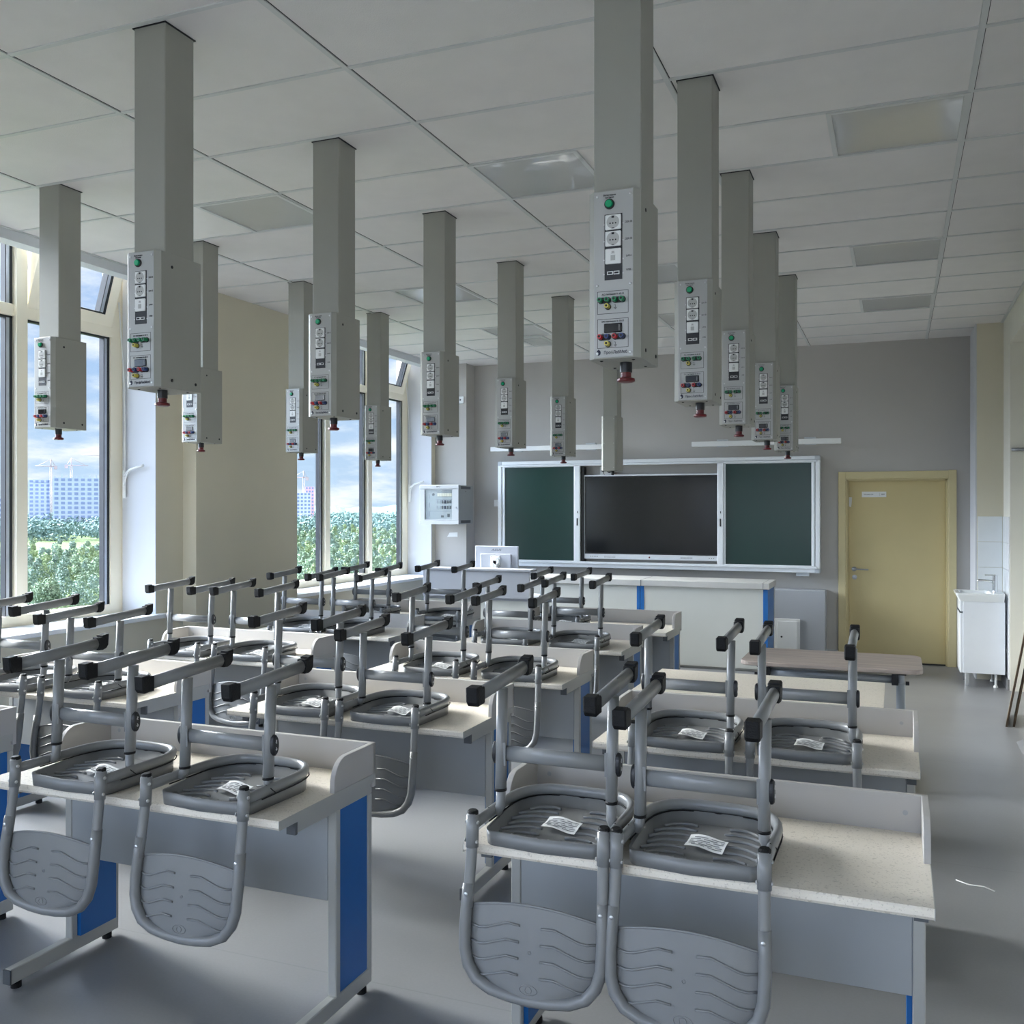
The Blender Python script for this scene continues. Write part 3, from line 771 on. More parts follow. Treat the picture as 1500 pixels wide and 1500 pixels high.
# brown rounded table
t = thing('wood_table', 'brown wood grain table with rounded corners in front of the door', 'table', (-.375, 6.28, 0))
MB().prism(rrect(-.52, .52, -.31, .31, .07, 6), 'z', .715, .742, bev=.004).build('tabletop', M['wood'], t)
for s in (-1, 1):
    l = MB().lathe([(.026, .06), (.026, .64)], (s * .40, -.16, 0), (0, 0, 1), 18).lathe([(.021, .60), (.021, .715)], (s * .40, -.16, 0), (0, 0, 1), 18).tube([(s * .40, -.26, .04), (s * .40, .26, .04)], .025, 10).build('leg', M['grey_tube'], t)
    MB().box(s * .375, s * .43, -.19, -.13, .69, .716).lathe([(.012, 0), (.012, .02)], (s * .427, -.16, .64), (s, 0, 0), 10).build('leg_collar', M['black'], l)
    MB().box(s * .374, s * .426, -.29, -.24, 0, .07, bev=.006).box(s * .374, s * .426, .24, .29, 0, .07, bev=.006).build('foot_cap', M['rubber'], l, split=True)
MB().tube([(-.38, -.16, .66), (.38, -.16, .66)], .017, 10, r2=.024).build('cross_beam', M['grey_tube'], t)
MB().box(-.385, -.35, -.185, -.135, .628, .692).box(.35, .385, -.185, -.135, .628, .692).build('beam_cap', M['black'], t, split=True)

# ================================================================== chairs turned upside down on the desks
def outline(zz, inset=0.0, n=8):
    # seat outline, going from near-left counter-clockwise; returns list of (x, y)
    P = []
    def arc(cx_, cy_, r, a0, a1):
        for i in range(n + 1):
            a = math.radians(a0 + (a1 - a0) * i / n); P.append((cx_ + (r - inset) * math.cos(a), cy_ + (r - inset) * math.sin(a)))
    arc(.130, .040, .042, 290, 360); 
    arc(.078, .262, .104, 2, 86)
    P.append((0, .370 - inset))
    arc(-.078, .262, .104, 94, 178)
    arc(-.130, .040, .042, 180, 250)
    P.append((0, -.012 + inset))
    return P
def chair_proto():
    t = thing('student_chair', 'x', 'chair', (0, 0, TOP), 0, 'grey school chairs turned upside down on the desks')
    cp, cm = M['chair_plastic'], M['chair_metal']
    # --- seat tray
    s = MB()
    O, I = outline(0), outline(0, .008); n = len(O)
    Oz = lambda p: .004
    hz = lambda p: .040 if p[1] < .06 else .048
    vo0 = [s.bm.verts.new((x * .985, y * .99 + .002, .001)) for x, y in O]; vo1 = [s.bm.verts.new((x, y, hz((x, y)))) for x, y in O]
    vi1 = [s.bm.verts.new((x, y, hz((x, y)))) for x, y in I]; vi0 = [s.bm.verts.new((x * .97, .2 + (y - .2) * .97, .012)) for x, y in I]
    for A, B in ((vo0, vo1), (vo1, vi1), (vi1, vi0)):
        for i in range(n):
            f = s.bm.faces.new((A[i], A[(i + 1) % n], B[(i + 1) % n], B[i])); f.smooth = A is not vo1
    # floor of the tray (underside of the seat), gently domed
    cen = (0, .2)
    prev = vi0; R = 6
    for k in range(1, R):
        q = 1 - k / R
        ring = [s.bm.verts.new((cen[0] + (x - cen[0]) * q, cen[1] + (y - cen[1]) * q, .012 + .008 * math.sin((1 - q) * PI / 2) - .006 * math.cos((cen[1] + (y - cen[1]) * q) * 9))) for x, y in I]
        for i in range(n):
            f = s.bm.faces.new((prev[i], prev[(i + 1) % n], ring[(i + 1) % n], ring[i])); f.smooth = True
        prev = ring
    s.bm.faces.new(prev); s.bm.faces.new(vo0[::-1])
    bmesh.ops.recalc_face_normals(s.bm, faces=s.bm.faces[:])
    zf = lambda x, y: .0185 - .006 * math.cos(y * 9) - .0035 * (x / .19) ** 2
    r = s; s.mi = 0
    for sd in (-1, 1):
        for k in range(6):
            y0 = .075 + .042 * k; L_ = .115 if k < 5 else .09
            pts = [(sd * (.038 + .006 * (k % 2) + L_ * u), y0 + .028 * math.sin(u * 1.6) - .055 * u * u + .012, 0) for u in [i / 6 for i in range(7)]]
            pts = [(x, y, zf(x, y) + .001) for x, y, _ in pts if y > .02]
            if len(pts) > 2: r.tube(pts, .0030, 6, r2=.0062)
    gs = s
    for x in (-.13, -.09, -.05, -.017, .017, .05, .09, .13):
        y0 = .004 + .03 * (x / .15) ** 2
        gs.prism([(y0 - .004, .012), (y0 + .036, .014), (y0 + .022, .022), (y0 + .014, .034), (y0 - .004, .038)], 'x', x - .0012, x + .0012)
    seat = s.build('seat', cp, t)
    lb = MB(); a = math.radians(-6)
    def lf(u, v):
        x, y = -.052 + .104 * u, -.030 + .06 * v
        X, Y = x * math.cos(a) - y * math.sin(a), x * math.sin(a) + y * math.cos(a)
        return (.008 + X, .150 + Y, .0255 + .012 * v + .0035 * math.sin(u * 5.2) + .002 * math.cos(v * 5 + u * 3))
    lb.grid(lf, 10, 4)
    lb.mi = 1
    for v in (.2, .32, .44, .56, .68, .80):
        q0 = [lf(.06 + u * .88 / 10, v) for u in range(0, 11)]
        for i in range(10):
            if (i * 7 + int(v * 50)) % 5 == 0: continue
            A, B = Vector(q0[i]), Vector(q0[i + 1]); up = Vector((0, .0017, .0003)); z_ = Vector((0, -.0004, .0012))
            f = lb.bm.faces.new([lb.bm.verts.new(p + z_) for p in (A - up, B - up, B + up, A + up)]); f.material_index = 1
    lab = lb.build('paper_label', [M['paper'], M['print']], seat); lab['label'] = 'crumpled white paper label'
    # --- seat frame: flat oval tube, a U round the front
    zr = .062
    U = [(.186, -.025), (.1855, .05), (.185, .14), (.185, .20), (.183, .24), (.176, .28), (.162, .315), (.140, .345), (.108, .365), (.06, .373), (0, .374)]
    U = [(x, y, zr) for x, y in U]; U = U + [(-x, y, z) for x, y, z in U[-2::-1]]
    fm = MB().tube(U, .0125, 12, r2=.0165)
    fm.mi = 1
    sf = 1 + .0105 / .185
    fm.tube([(x * sf, .18 + (y - .18) * 1.055, .0450) for x, y, z in U[1:-1]], .0022, 5).tube([(x * (2 - sf), .18 + (y - .18) * .945, .0470) for x, y, z in U[1:-1]], .0022, 5)
    fm.build('seat_frame', [cm, M['rubber']], t)
    sm = MB()
    for sd in (-1, 1): sm.tube([(sd * .184, .075, zr + .0175), (sd * .1985, .085, zr + .004), (sd * .1985, .105, zr - .012)], .0016, 4)
    sm.build('frame_clip', M['rubber'], t, split=True)
    # --- back uprights
    W = .186
    for sd in (-1, 1):
        pts = [(sd * W, -.030, .096), (sd * W, -.032, .05), (sd * W, -.036, 0), (sd * (W + .001), -.043, -.05), (sd * (W + .002), -.051, -.10), (sd * (W + .003), -.059, -.15)]
        up = MB().tube(pts, .0152, 14, up=(1, 0, 0)).tube([(sd * W, -.0303, .091), (sd * W, -.0322, .048), (sd * W, -.0352, .004)], .0178, 14, up=(1, 0, 0)).build('back_upright', cm, t)
        MB().lathe([(.0155, 0), (.0155, .006), (.012, .010)], (sd * W, -.0295, .093), (0, -.08, 1), 14).build('tube_cap', M['rubber'], up, split=True)
        bo = MB()
        for z, y in ((.072, -.0325), (.022, -.039)):
            bo.lathe([(.0055, 0), (.005, .003), (.002, .0042)], (sd * (W - .0165), y - .004, z), (-sd, -.2, 0), 10)
            bo.lathe([(.0055, 0), (.005, .003), (.002, .0042)], (sd * (W + .017), y, z), (sd, 0, 0), 10)
        bo.build('bolt', M['screw'], up, split=True)
    # --- backrest: rim tube, dished panel, wave slots
    b = MB()
    yb = lambda z: -.051 + (z + .10) * .16 if z > -.2 else -.067 + (z + .2) * .11
    rim = []
    for sd in (1,):
        rim = [(W + .003, -.088), (W + .005, -.14), (W + .006, -.20), (W + .004, -.255), (W - .008, -.295), (W - .034, -.327), (W - .075, -.345), (W - .13, -.353), (0, -.356)]
    rim3 = [(x, yb(z), z) for x, z in rim]; rim3 = rim3 + [(-x, y, z) for x, y, z in rim3[-2::-1]]
    b.tube(rim3, .0160, 12, up=(0, 1, 0), r2=.0185)
    def halfw(z):
        for (x0, z0), (x1, z1) in zip(rim, rim[1:]):
            if z1 <= z <= z0: return x0 + (x1 - x0) * (z0 - z) / max(1e-6, z0 - z1)
        return .1
    def panel(x, z, off=0.0):
        hwid = max(halfw(z), .05); u = min(1, abs(x) / hwid)
        return (x, yb(z) + .016 - .030 * (1 - u ** 3) + off, z)
    def pf_(u, v):
        s_ = -1 + 2 * u
        ztop = -.118 - .030 * (abs(s_) ** 2.2); z = ztop + (-.350 - ztop) * v
        x = s_ * (halfw(z) - .008)
        return panel(x, z)
    b.grid(pf_, 20, 18)
    b.grid(lambda u, v: (lambda p: (p[0], p[1] + .005, p[2]))(pf_(u, v)), 20, 18)
    # lip along the free edge
    b.tube([(lambda p: (p[0], p[1] + .002, p[2]))(pf_(i / 20, 0)) for i in range(21)], .004, 6)
    r = b
    for k in range(4):
        z0 = -.168 - .041 * k
        for sd in (-1, 1):
            pp = [(.030, 0), (.066, .002), (.130, -.022), (.150, -.026), (halfw(z0) - .016, -.024)]
            r.tube([panel(sd * x, z0 + dz, -.0030) for x, dz in pp], .0030, 6)
    dk_ = b; b.mi = 1
    for k in range(4):
        z0 = -.168 - .041 * k
        for sd in (-1, 1):
            pp = [(.030, 0), (.066, .002), (.130, -.022), (.150, -.026), (halfw(z0) - .016, -.024)]
            dk_.tube([panel(sd * x, z0 + dz - .0040, .0006) for x, dz in pp], .0012, 4)
    em = b; b.mi = 0
    em.tube([panel(.024 * math.cos(a), -.325 + .0125 * math.sin(a), -.0005) for a in [2 * PI * i / 24 for i in range(24)]], .0013, 5, closed=True, up=(0, 1, 0))
    em.tube([panel(.009 * math.cos(a), -.325 + .0085 * math.sin(a), -.0005) for a in [2 * PI * i / 16 for i in range(16)]], .0011, 5, closed=True, up=(0, 1, 0))
    em.tube([panel(.0045 * math.cos(a), -.232 + .0045 * math.sin(a), -.0005) for a in [2 * PI * i / 12 for i in range(12)]], .001, 5, closed=True, up=(0, 1, 0))
    bo = b; b.mi = 2
    for sd in (-1, 1): bo.lathe([(.0055, 0), (.005, .002), (.002, .0035)], (sd * (W + .002), yb(-.112) - .0175, -.112), (0, -1, 0), 10)
    back = b.build('backrest', [cp, M['cap_grey'], M['screw']], t)
    # --- legs
    lx = .164; yp = .125; bz0, bz1 = .377, .406           # foot-bar axis near and far
    zb_ = lambda y: bz0 + (bz1 - bz0) * (y + .085) / .42
    for sd in (-1, 1):
        tb = MB().tube([(sd * (lx + .012), yp - .015, .055), (sd * lx, yp - .012, .075), (sd * lx, yp - .006, .16)], .0160, 14, up=(1, 0, 0), r2=.014).build('leg_tube', cm, t)
        l = MB().tube([(sd * lx, yp - .010, .085), (sd * lx, yp - .004, .2), (sd * (lx + .001), yp + .004, .37)], .0190, 16, up=(1, 0, 0), r2=.0160).build('leg', cm, t)
        MB().tube([(sd * lx, yp - .0105, .079), (sd * lx, yp - .0103, .087)], .0198, 16, up=(1, 0, 0), r2=.0168).build('leg_collar', M['rubber'], l)
        zc_ = .185
        bd = MB().lathe([(1, 0), (.95, .0085), (.8, .012)], (0, 0, 0), (0, 0, 1), 24)
        Tm = Matrix.Translation((sd * (lx + .0135), yp - .003, zc_)) @ Matrix.Rotation(sd * PI / 2, 4, 'Y') @ Matrix.Diagonal((.034, .0165, 1, 1))
        bmesh.ops.transform(bd.bm, matrix=Tm, verts=bd.bm.verts[:])
        badge = bd.build('size_badge', M['black'], l)
        if sd > 0:
            for ch_, dz in (('6', -.011), ('5', .011)):
                text('badge_number', ch_, .016, M['paper'], l, (lx + .0262, yp - .003, zc_ + dz), rot=(PI / 2, PI, PI / 2))
        pl = MB().box(sd * (lx - .018), sd * (lx + .013), yp - .0185, yp - .0165, zc_ - .033, zc_ + .033, bev=.0008).build('bracket_plate', cm, l)
        fb = MB().tube([(sd * lx, -.060, zb_(-.060)), (sd * lx, .312, zb_(.312))], .0155, 14, r2=.0205).build('foot_bar', cm, t)
        for y0, y1 in ((-.088, -.036), (.288, .336)):
            out = -1 if y0 < 0 else 1
            ye, yi = (y0, y1) if out < 0 else (y1, y0)
            f = MB()
            zt_ = lambda y: zb_(y) + .0230
            zl_ = lambda y: zb_(y) - .0235
            poly = [(yi, zl_(yi) + .001), (yi + out * .020, zl_(yi)), (ye - out * .012, zl_(ye) + .002), (ye - out * .003, zl_(ye) + .013), (ye, zt_(ye) + .007), (yi + out * .018, zt_(yi) + .006), (yi + out * .018, zt_(yi) + .001), (yi, zt_(yi))]
            f.prism(poly, 'x', sd * lx - .0185, sd * lx + .0185, bev=.004)
            f.build('foot_cap', M['rubber'], fb, split=True)
    MB().tube([(-lx + .012, yp - .003, .185), (lx - .012, yp - .003, .185)], .012, 14, r2=.0225).build('crossbar', cm, t)
    return t
CH = [('M', 0, -2.528, .032, 0), ('M', 0, -1.976, .005, 1), ('M', 1, -2.499, .038, 0), ('M', 1, -2.053, 0, 1), ('M', 2, -2.413, .05, 0), ('M', 2, -1.932, .048, 1),
      ('M', 3, -2.480, .014, 0), ('M', 3, -1.984, .05, 1), ('M', 4, -2.444, .02, 2),
      ('R', 0, -.886, .040, 0), ('R', 0, -.481, .012, 1), ('R', 1, -.762, .042, 0), ('R', 1, -.315, .035, 1),
      ('L', 1, -4.213, .035, 0), ('L', 1, -3.720, .002, 1), ('L', 2, -4.177, .04, 0), ('L', 2, -3.679, .042, 1), ('L', 3, -4.166, .04, 0), ('L', 3, -3.734, .041, 1),
      ('L', 4, -4.179, .022, 0), ('L', 4, -3.478, .049, 1)]
dy = {(a, b): y for a, b, x, y in DESKS}
MOVE = ('leg', 'foot_bar', 'crossbar')
cp0 = None
order = []
for col, i, x, dz, lr in CH:
    if cp0 is None: cp0 = chair_proto(); o = cp0
    else: o = copy_tree(cp0)
    order.append((o, dz))
    o.location = (x, dy[(col, i)], TOP)
    o.rotation_euler = (0, 0, math.radians(random.uniform(-1.2, 1.2)))
    lrn = ['left', 'right', 'only'][lr]
    if col == 'R': pos = ['nearest right-hand desk', 'second right-hand desk'][i]
    elif col == 'M': pos = NTH[i] + ' desk of the middle row'
    else: pos = ['', 'second', 'third', 'fourth', 'farthest'][i] + ' desk of the window row'
    o['label'] = 'grey plastic chair upside down, %s one on the %s' % (lrn, pos)
for o, dz in order:
    for c in o.children:
        if c.name.split('.')[0] in MOVE: c.location.z = dz

# ================================================================== front of the room
# demonstration bench
t = thing('demonstration_bench', 'long white bench with blue posts and grey top in front of the chalkboard', 'bench', (-2.53, 10.0, 0))
MB().box(-1.33, 1.335, -.02, .56, .85, .915, bev=.004).build('benchtop', M['bench_top'], t)
MB().box(-.004, .004, -.022, .5, .85, .9155).box(1.27, 1.273, -.0215, .5, .85, .9157).build('top_joint', M['cap_grey'], t, split=True)
for x0, x1 in ((-1.245, -.05), (.03, 1.27)):
    MB().box(x0, x1, .004, .022, .03, .85).build('front_panel', M['bench_white'], t)
for x0, x1 in ((-1.32, -1.245), (-.05, -.012), (-.008, .03), (1.27, 1.318)):
    MB().box(x0, x1, 0, .045, .0, .85, bev=.002).build('post', M['blue'], t)
MB().box(1.30, 1.318, .045, .50, .02, .85).box(-1.32, -1.302, .045, .5, .02, .85).build('side_panel', M['blue'], t, split=True)
MB().box(1.285, 1.322, .50, .54, 0, .85).box(-1.322, -1.285, .50, .54, 0, .85).build('rear_post', M['desk_frame'], t, split=True)
MB().box(-1.3, 1.3, .03, .5, .0, .04).build('plinth', M['desk_frame'], t)

# teacher desk
t = thing('teacher_desk', 'grey teacher desk with a tall front screen in the window corner', 'desk', (-4.03, 9.0, 0))
MB().box(-.6, .6, 0, .02, .80, 1.035, bev=.002).build('front_screen', M['screen_grey'], t)
MB().box(-.605, .62, -.012, .17, 1.035, 1.058, bev=.003).build('screen_shelf', M['screen_grey'], t)
MB().box(-.6, .6, .02, .62, .735, .762, bev=.002).build('tabletop', M['screen_grey'], t)
MB().box(-.6, .6, -.004, .02, .762, .80).build('lower_rail', M['screen_grey'], t)
MB().box(-.585, .585, .03, .048, .30, .735).build('modesty_panel', M['bench_white'], t)
for s in (-1, 1): MB().box(s * .6, s * .575, .02, .60, .0, .735, bev=.002).build('side_panel', M['screen_grey'], t, split=True)

# monitor seen from behind
t = thing('monitor', 'white computer monitor seen from behind on the teacher desk', 'monitor', (-3.93, 9.33, .762))
MB().prism([(-.245, .17), (.245, .17), (.245, .515), (-.245, .515)], 'y', 0, .03, bev=.004).build('casing', M['monitor_white'], t)
h = MB().prism(rrect(-.175, .175, .172, .435, .015), 'y', -.022, .004, bev=.006).build('rear_housing', M['monitor_white'], t)
s_ = MB().box(-.055, .055, -.028, -.02, .30, .415, bev=.003); s_.mi = 1
for x in (-.045, .045):
    for z in (.31, .405): s_.lathe([(.006, 0), (.004, .003)], (x, -.028, z), (0, -1, 0), 8)
s_.build('mount_plate', [M['white_plastic'], M['steel']], h)
MB().box(-.03, .03, -.06, -.026, .02, .37, bev=.006).lathe([(.035, 0), (.035, .03)], (.02, -.03, .36), (0, -1, 0), 20).build('stand_arm', M['white_plastic'], t)
MB().box(-.11, .11, -.10, .08, 0, .014, bev=.004).build('stand_base', M['white_plastic'], t)
MB().box(-.24, .24, .03, .032, .18, .505).build('screen', M['tv'], t)
text('maker_lettering', 'ASUS', .036, M['cap_grey'], t, (0, -.0006, .475), sx=1.35, shear=.25)

# sliding chalkboard around the interactive display
t = thing('chalkboard', 'wide aluminium framed green chalkboard with two side panels on the front wall', 'chalkboard', (-2.69, YF, 0))
BY = -.13
x0, x1, z0, z1 = -1.92, 1.915, .965, 2.258
fr = MB()
fr.box(x0, x1, BY, 0, z1 - .045, z1, bev=.006); fr.box(x0, x1, BY, 0, z0, z0 + .055, bev=.006)
fr.box(x0, x0 + .05, BY, 0, z0, z1, bev=.006); fr.box(x1 - .05, x1, BY, 0, z0, z1, bev=.006)
fr.box(x0 + .03, x1 - .03, BY - .012, BY + .02, z1 - .068, z1 - .045, bev=.004); fr.box(x0 + .03, x1 - .03, BY - .02, BY + .02, z0 + .045, z0 + .075, bev=.004)
frame = fr.build('frame', M['alu'], t)
c = MB()
for xx, zz in ((x0, z0), (x0, z1), (x1, z0), (x1, z1)):
    sx_ = 1 if xx == x0 else -1; sz_ = 1 if zz == z0 else -1
    c.box(xx - sx_ * .003, xx + sx_ * .06, BY - .003, .0, zz - sz_ * .003, zz + sz_ * .055, bev=.012, seg=2)
c.build('frame_corner', M['alu_corner'], frame)
for a, b in ((-1.86, -.89), (.855, 1.86)):
    p = MB().box(a + .03, b - .03, BY + .012, BY + .03, z0 + .075, z1 - .07).build('chalk_panel', M['chalk'], t)
    MB().box(a, a + .035, BY, BY + .035, z0 + .06, z1 - .055, bev=.004).box(b - .035, b, BY, BY + .035, z0 + .06, z1 - .055, bev=.004).box(a, b, BY + .002, BY + .035, z1 - .075, z1 - .055).box(a, b, BY + .002, BY + .035, z0 + .058, z0 + .08).build('panel_edge', M['alu'], p)
for x, m in ((-.872, 0), (.837, 0)):
    st = MB().box(x - .04, x + .03, BY - .012, BY + .03, z0 + .05, z1 - .05, bev=.006).build('slide_stile', M['alu'], t)
    MB().box(x - .012, x + .004, BY - .018, BY - .01, 1.47, 1.56, bev=.003).box(x - .006, x + .002, BY - .016, BY - .01, 1.62, 1.645).build('finger_pull', M['ink'], st)
MB().box(-.9, .86, -.02, -.006, z0 + .05, z1 - .05).build('back_panel', M['grey_wall'], t)
MB().box(-.832, -.80, -.11, -.02, z0 + .07, z1 - .08).build('dark_gap', M['tv_frame'], t)
MB().box(1.66, 1.80, -.11, -.02, .925, .966, bev=.004).build('lower_bracket', M['alu_corner'], t)

t = thing('interactive_display', 'large black touchscreen display set between the green chalkboard panels', 'screen', (-2.69, YF - .02, 0))
dx0, dx1, dz0, dz1 = -.80, .815, 1.075, 2.075
MB().box(dx0, dx1, -.075, -.004, dz0, dz1, bev=.004).build('casing', M['tv_frame'], t)
MB().box(dx0 + .022, dx1 - .018, -.0765, -.07, dz0 + .075, dz1 - .03).build('screen', M['tv'], t)
MB().box(dx0 - .002, dx1 + .002, -.079, -.06, dz1 - .014, dz1 + .006, bev=.003).box(dx0 - .004, dx0 + .006, -.079, -.06, dz0, dz1).build('top_bezel', M['silver'], t)
bz = MB().box(dx0, dx1, -.082, -.06, dz0 - .004, dz0 + .058, bev=.004).build('control_bar', M['silver'], t)
q = MB()
for x in (-.72, -.70, -.675, -.655, -.635, .70, .725, .75): q.lathe([(.0055, 0), (.005, .001)], (x, -.082, dz0 + .027), (0, -1, 0), 10)
for s in (-.48, .44):
    for i in range(14):
        for j in range(2): q.box(s - .07 + .01 * i, s - .065 + .01 * i, -.0826, -.081, dz0 + .017 + .012 * j, dz0 + .023 + .012 * j)
q.build('button', M['cap_grey'], bz)
MB().lathe([(.010, 0), (.009, .002)], (0, -.082, dz0 + .026), (0, -1, 0), 14).build('power_key', M['darkred'], bz)

# board lamps (two slim bars on brackets)
def bar(x, label):
    t = thing('board_lamp', label, 'lamp', (x, YF, 2.41), 0, 'board lamps above the chalkboard')
    MB().box(-.81, .81, -.20, -.15, -.028, .03, bev=.003).build('lamp_bar', M['white_plastic'], t)
    for s in (-.46, .49):
        MB().box(s - .06, s + .06, -.21, -.14, .03, .048, bev=.003).box(s - .02, s + .02, -.16, 0, .036, .046).box(s - .06, s + .06, -.19, -.14, -.036, -.027).build('bracket', M['alu_corner'], t)
bar(-3.87, 'slim white lamp bar above the left half of the chalkboard')
bar(-1.365, 'slim white lamp bar above the right half of the chalkboard')

# outlet behind the top edge of the display
t = thing('power_outlet', 'white double socket with black plugs on the wall above the touchscreen', 'socket', (-3.22, YF - .02, 2.13))
MB().box(-.09, .09, -.03, 0, -.05, .05, bev=.004).build('socket_plate', M['white_plastic'], t)
pl = MB().lathe([(.028, 0), (.026, .03), (.014, .045)], (.03, -.03, 0), (0, -1, 0), 16).lathe([(.014, 0), (.014, .02)], (-.05, -.03, .0), (0, -1, 0), 12).build('plug', M['black'], t)
MB().tube([(.03, -.07, 0), (.08, -.075, -.02), (.13, -.06, -.06)], .006, 6).tube([(-.05, -.05, 0), (-.03, -.06, -.04), (-.0, -.05, -.07)], .004, 6).build('cord', M['black'], pl)

# electrical cabinet
t = thing('electrical_cabinet', 'grey metal electrical cabinet with glass door mounted in the window corner', 'cabinet', (-5.152, 10.45, 1.487))
W2, Hc, Dc = .26, .471, .418
MB().box(-W2, W2, .012, Dc, .0, Hc, bev=.003).build('body', M['elec_side'], t)
f = MB().box(-W2 - .004, W2 + .004, -.012, .02, Hc - .042, Hc + .004, bev=.003).box(-W2 - .004, W2 + .004, -.012, .02, -.004, .042, bev=.003).build('front_rail', M['elec_white'], t, split=True)
text('cabinet_number', '№2', .03, M['ink'], t, (-.01, -.0125, Hc - .018), sx=1.1)
d = MB().box(-W2, -W2 + .065, -.008, .012, .044, Hc - .044, bev=.002).box(W2 - .085, W2, -.008, .012, .044, Hc - .044, bev=.002).box(-W2, W2, -.006, .012, .044, .056).box(-W2, W2, -.006, .012, Hc - .054, Hc - .044).build('door', M['elec_white'], t)
MB().lathe([(.011, 0), (.010, .008)], (W2 - .035, -.008, .20), (0, -1, 0), 14).build('door_lock', M['steel'], d)
MB().box(-W2 + .06, W2 - .08, -.003, .0, .05, Hc - .05).build('door_glass', M['glass'], d)
ip = MB().box(-W2 + .07, W2 - .082, .006, .0115, .046, Hc - .046).build('switch_panel', M['elec_white'], t)
q = MB(); q.mi = 0
for r_ in range(2):
    for i in range(6):
        q.mi = [2, 2, 0, 1, 0, 0][i]; q.box(-.045 + .036 * i, -.023 + .036 * i, .002, .007, .185 + .067 * r_, .222 + .067 * r_)
q.mi = 3
for i in range(6): q.box(-.03 + .033 * i, .0 + .033 * i, .002, .007, .335, .375)
q.mi = 0
q.box(-.03, .172, .004, .007, .385, .388); q.box(-.03, .172, .004, .007, .33, .333); q.box(-.045, .172, .004, .007, .298, .300); q.box(-.16, .172, .004, .007, .155, .157)
q.mi = 2
for i in range(3): q.box(-.15, -.135, .003, .007, .09 + .11 * i, .15 + .11 * i)
q.mi = 0
q.box(.105, .135, .003, .007, .085, .125); q.box(.02, .055, .003, .007, .08, .105); q.lathe([(.018, 0), (.018, .002)], (-.085, .0065, .36), (0, -1, 0), 16)
q.build('breaker', [M['cap_grey'], M['logo_ink'], M['steel'], mat('breaker_ivory', (207, 199, 180), .5)], ip)
s_ = MB().box(W2 - .002, W2 + .0015, .06, .34, Hc - .045, Hc - .012).box(W2 - .002, W2 + .0015, .06, .34, .012, .045).build('side_slot', M['cap_grey'], t)
MB().lathe([(.006, 0), (.006, .003)], (W2, .2, Hc - .075), (1, 0, 0), 10).build('side_hole', M['ink'], t)

# little wall plates and papers
tag(MB().prism([(-5.25, 1.318), (-5.105, 1.322), (-5.105, 1.378), (-5.215, 1.372)], 'y', 10.866, 10.8705).build('wall_sticker', M['white_plastic']), 'small white paper scrap on the grey pillar below the cabinet', 'paper')
t = thing('wall_sensor', 'small white square wall sensor high on the grey pillar', 'sensor', (-5.06, 10.87, 3.035))
MB().box(-.045, .045, -.018, 0, -.045, .045, bev=.004).build('plate', M['white_plastic'], t)
MB().lathe([(.011, 0), (.008, .003)], (0, -.018, 0), (0, -1, 0), 14).build('sensor_eye', M['cap_grey'], t)
t = thing('light_switch', 'small white switch plate at the left edge of the chalkboard', 'switch', (-4.665, YF, 1.745))
MB().box(-.045, .045, -.014, 0, -.042, .042, bev=.003).build('plate', M['white_plastic'], t)
MB().box(-.028, .028, -.018, -.012, -.028, .028, bev=.002).build('rocker', M['white_plastic'], t)
t = thing('access_hatch', 'small white inspection hatch low on the grey riser box', 'hatch', (-1.115, 10.92, .275))
MB().box(-.135, .135, -.014, 0, -.185, .185, bev=.003).build('hatch_frame', M['white_plastic'], t)
h = MB().box(-.108, .108, -.018, -.012, -.158, .158, bev=.002).build('hatch_door', M['white_plastic'], t)
MB().lathe([(.011, 0), (.009, .004)], (-.06, -.018, -.015), (0, -1, 0), 12).build('hatch_lock', M['ink'], h)

# door
root = bpy.data.objects.new('door_1', None); COL.objects.link(root); root.location = (0, YF, 0); root['kind'] = 'structure'
MB().box(-.592, -.515, -.022, .0, 0, 2.078, bev=.003).box(.515, .592, -.022, .0, 0, 2.085, bev=.003).box(-.515, .515, -.02, .0, 2.0, 2.078, bev=.003).build('architrave', M['door_frame'], root)
MB().box(-.53, -.500, -.01, .11, 0, 2.02).box(.500, .53, -.01, .11, 0, 2.02).box(-.5, .5, -.01, .11, 1.99, 2.02).box(-.5, -.488, .03, .11, 0, 2.0).box(.488, .5, .03, .11, 0, 2.0).box(-.5, .5, .03, .11, 1.975, 1.99).build('door_frame', M['door_frame'], root)
lf_ = MB().box(-.487, .487, .055, .10, .012, 1.975, bev=.002).build('door_leaf', M['door'], root)
MB().lathe([(.026, 0), (.026, .008), (.012, .012), (.012, .045)], (-.43, .055, 1.01), (0, -1, 0), 22).tube([(-.43, .012, 1.01), (-.41, .006, 1.01), (-.36, .006, 1.01), (-.28, .008, 1.008)], .0085, 10).build('door_handle', M['steel'], lf_)
MB().lathe([(.026, 0), (.026, .008), (.010, .010), (.010, .016)], (-.425, .055, .92), (0, -1, 0), 22).build('keyhole_rose', M['steel'], lf_)
MB().box(-.487, .487, .03, .1, 0, .012).build('threshold', M['ink'], root)
t = thing('door_sign', 'white nameplate with a room name and number on the beige door', 'sign', (-.225, YF + .054, 1.83))
MB().box(-.125, .125, -.004, 0, -.03, .03, bev=.001).build('plate', M['white_plastic'], t)
text('sign_lettering', 'Лаборантская', .0165, M['ink'], t, (-.108, -.0045, .0), align='LEFT', sx=.88)
text('sign_number', '4007', .024, M['ink'], t, (.093, -.0045, .0), sx=.85)
MB().box(.058, .0595, -.0045, -.003, -.018, .018).build('divider_line', M['cap_grey'], t)
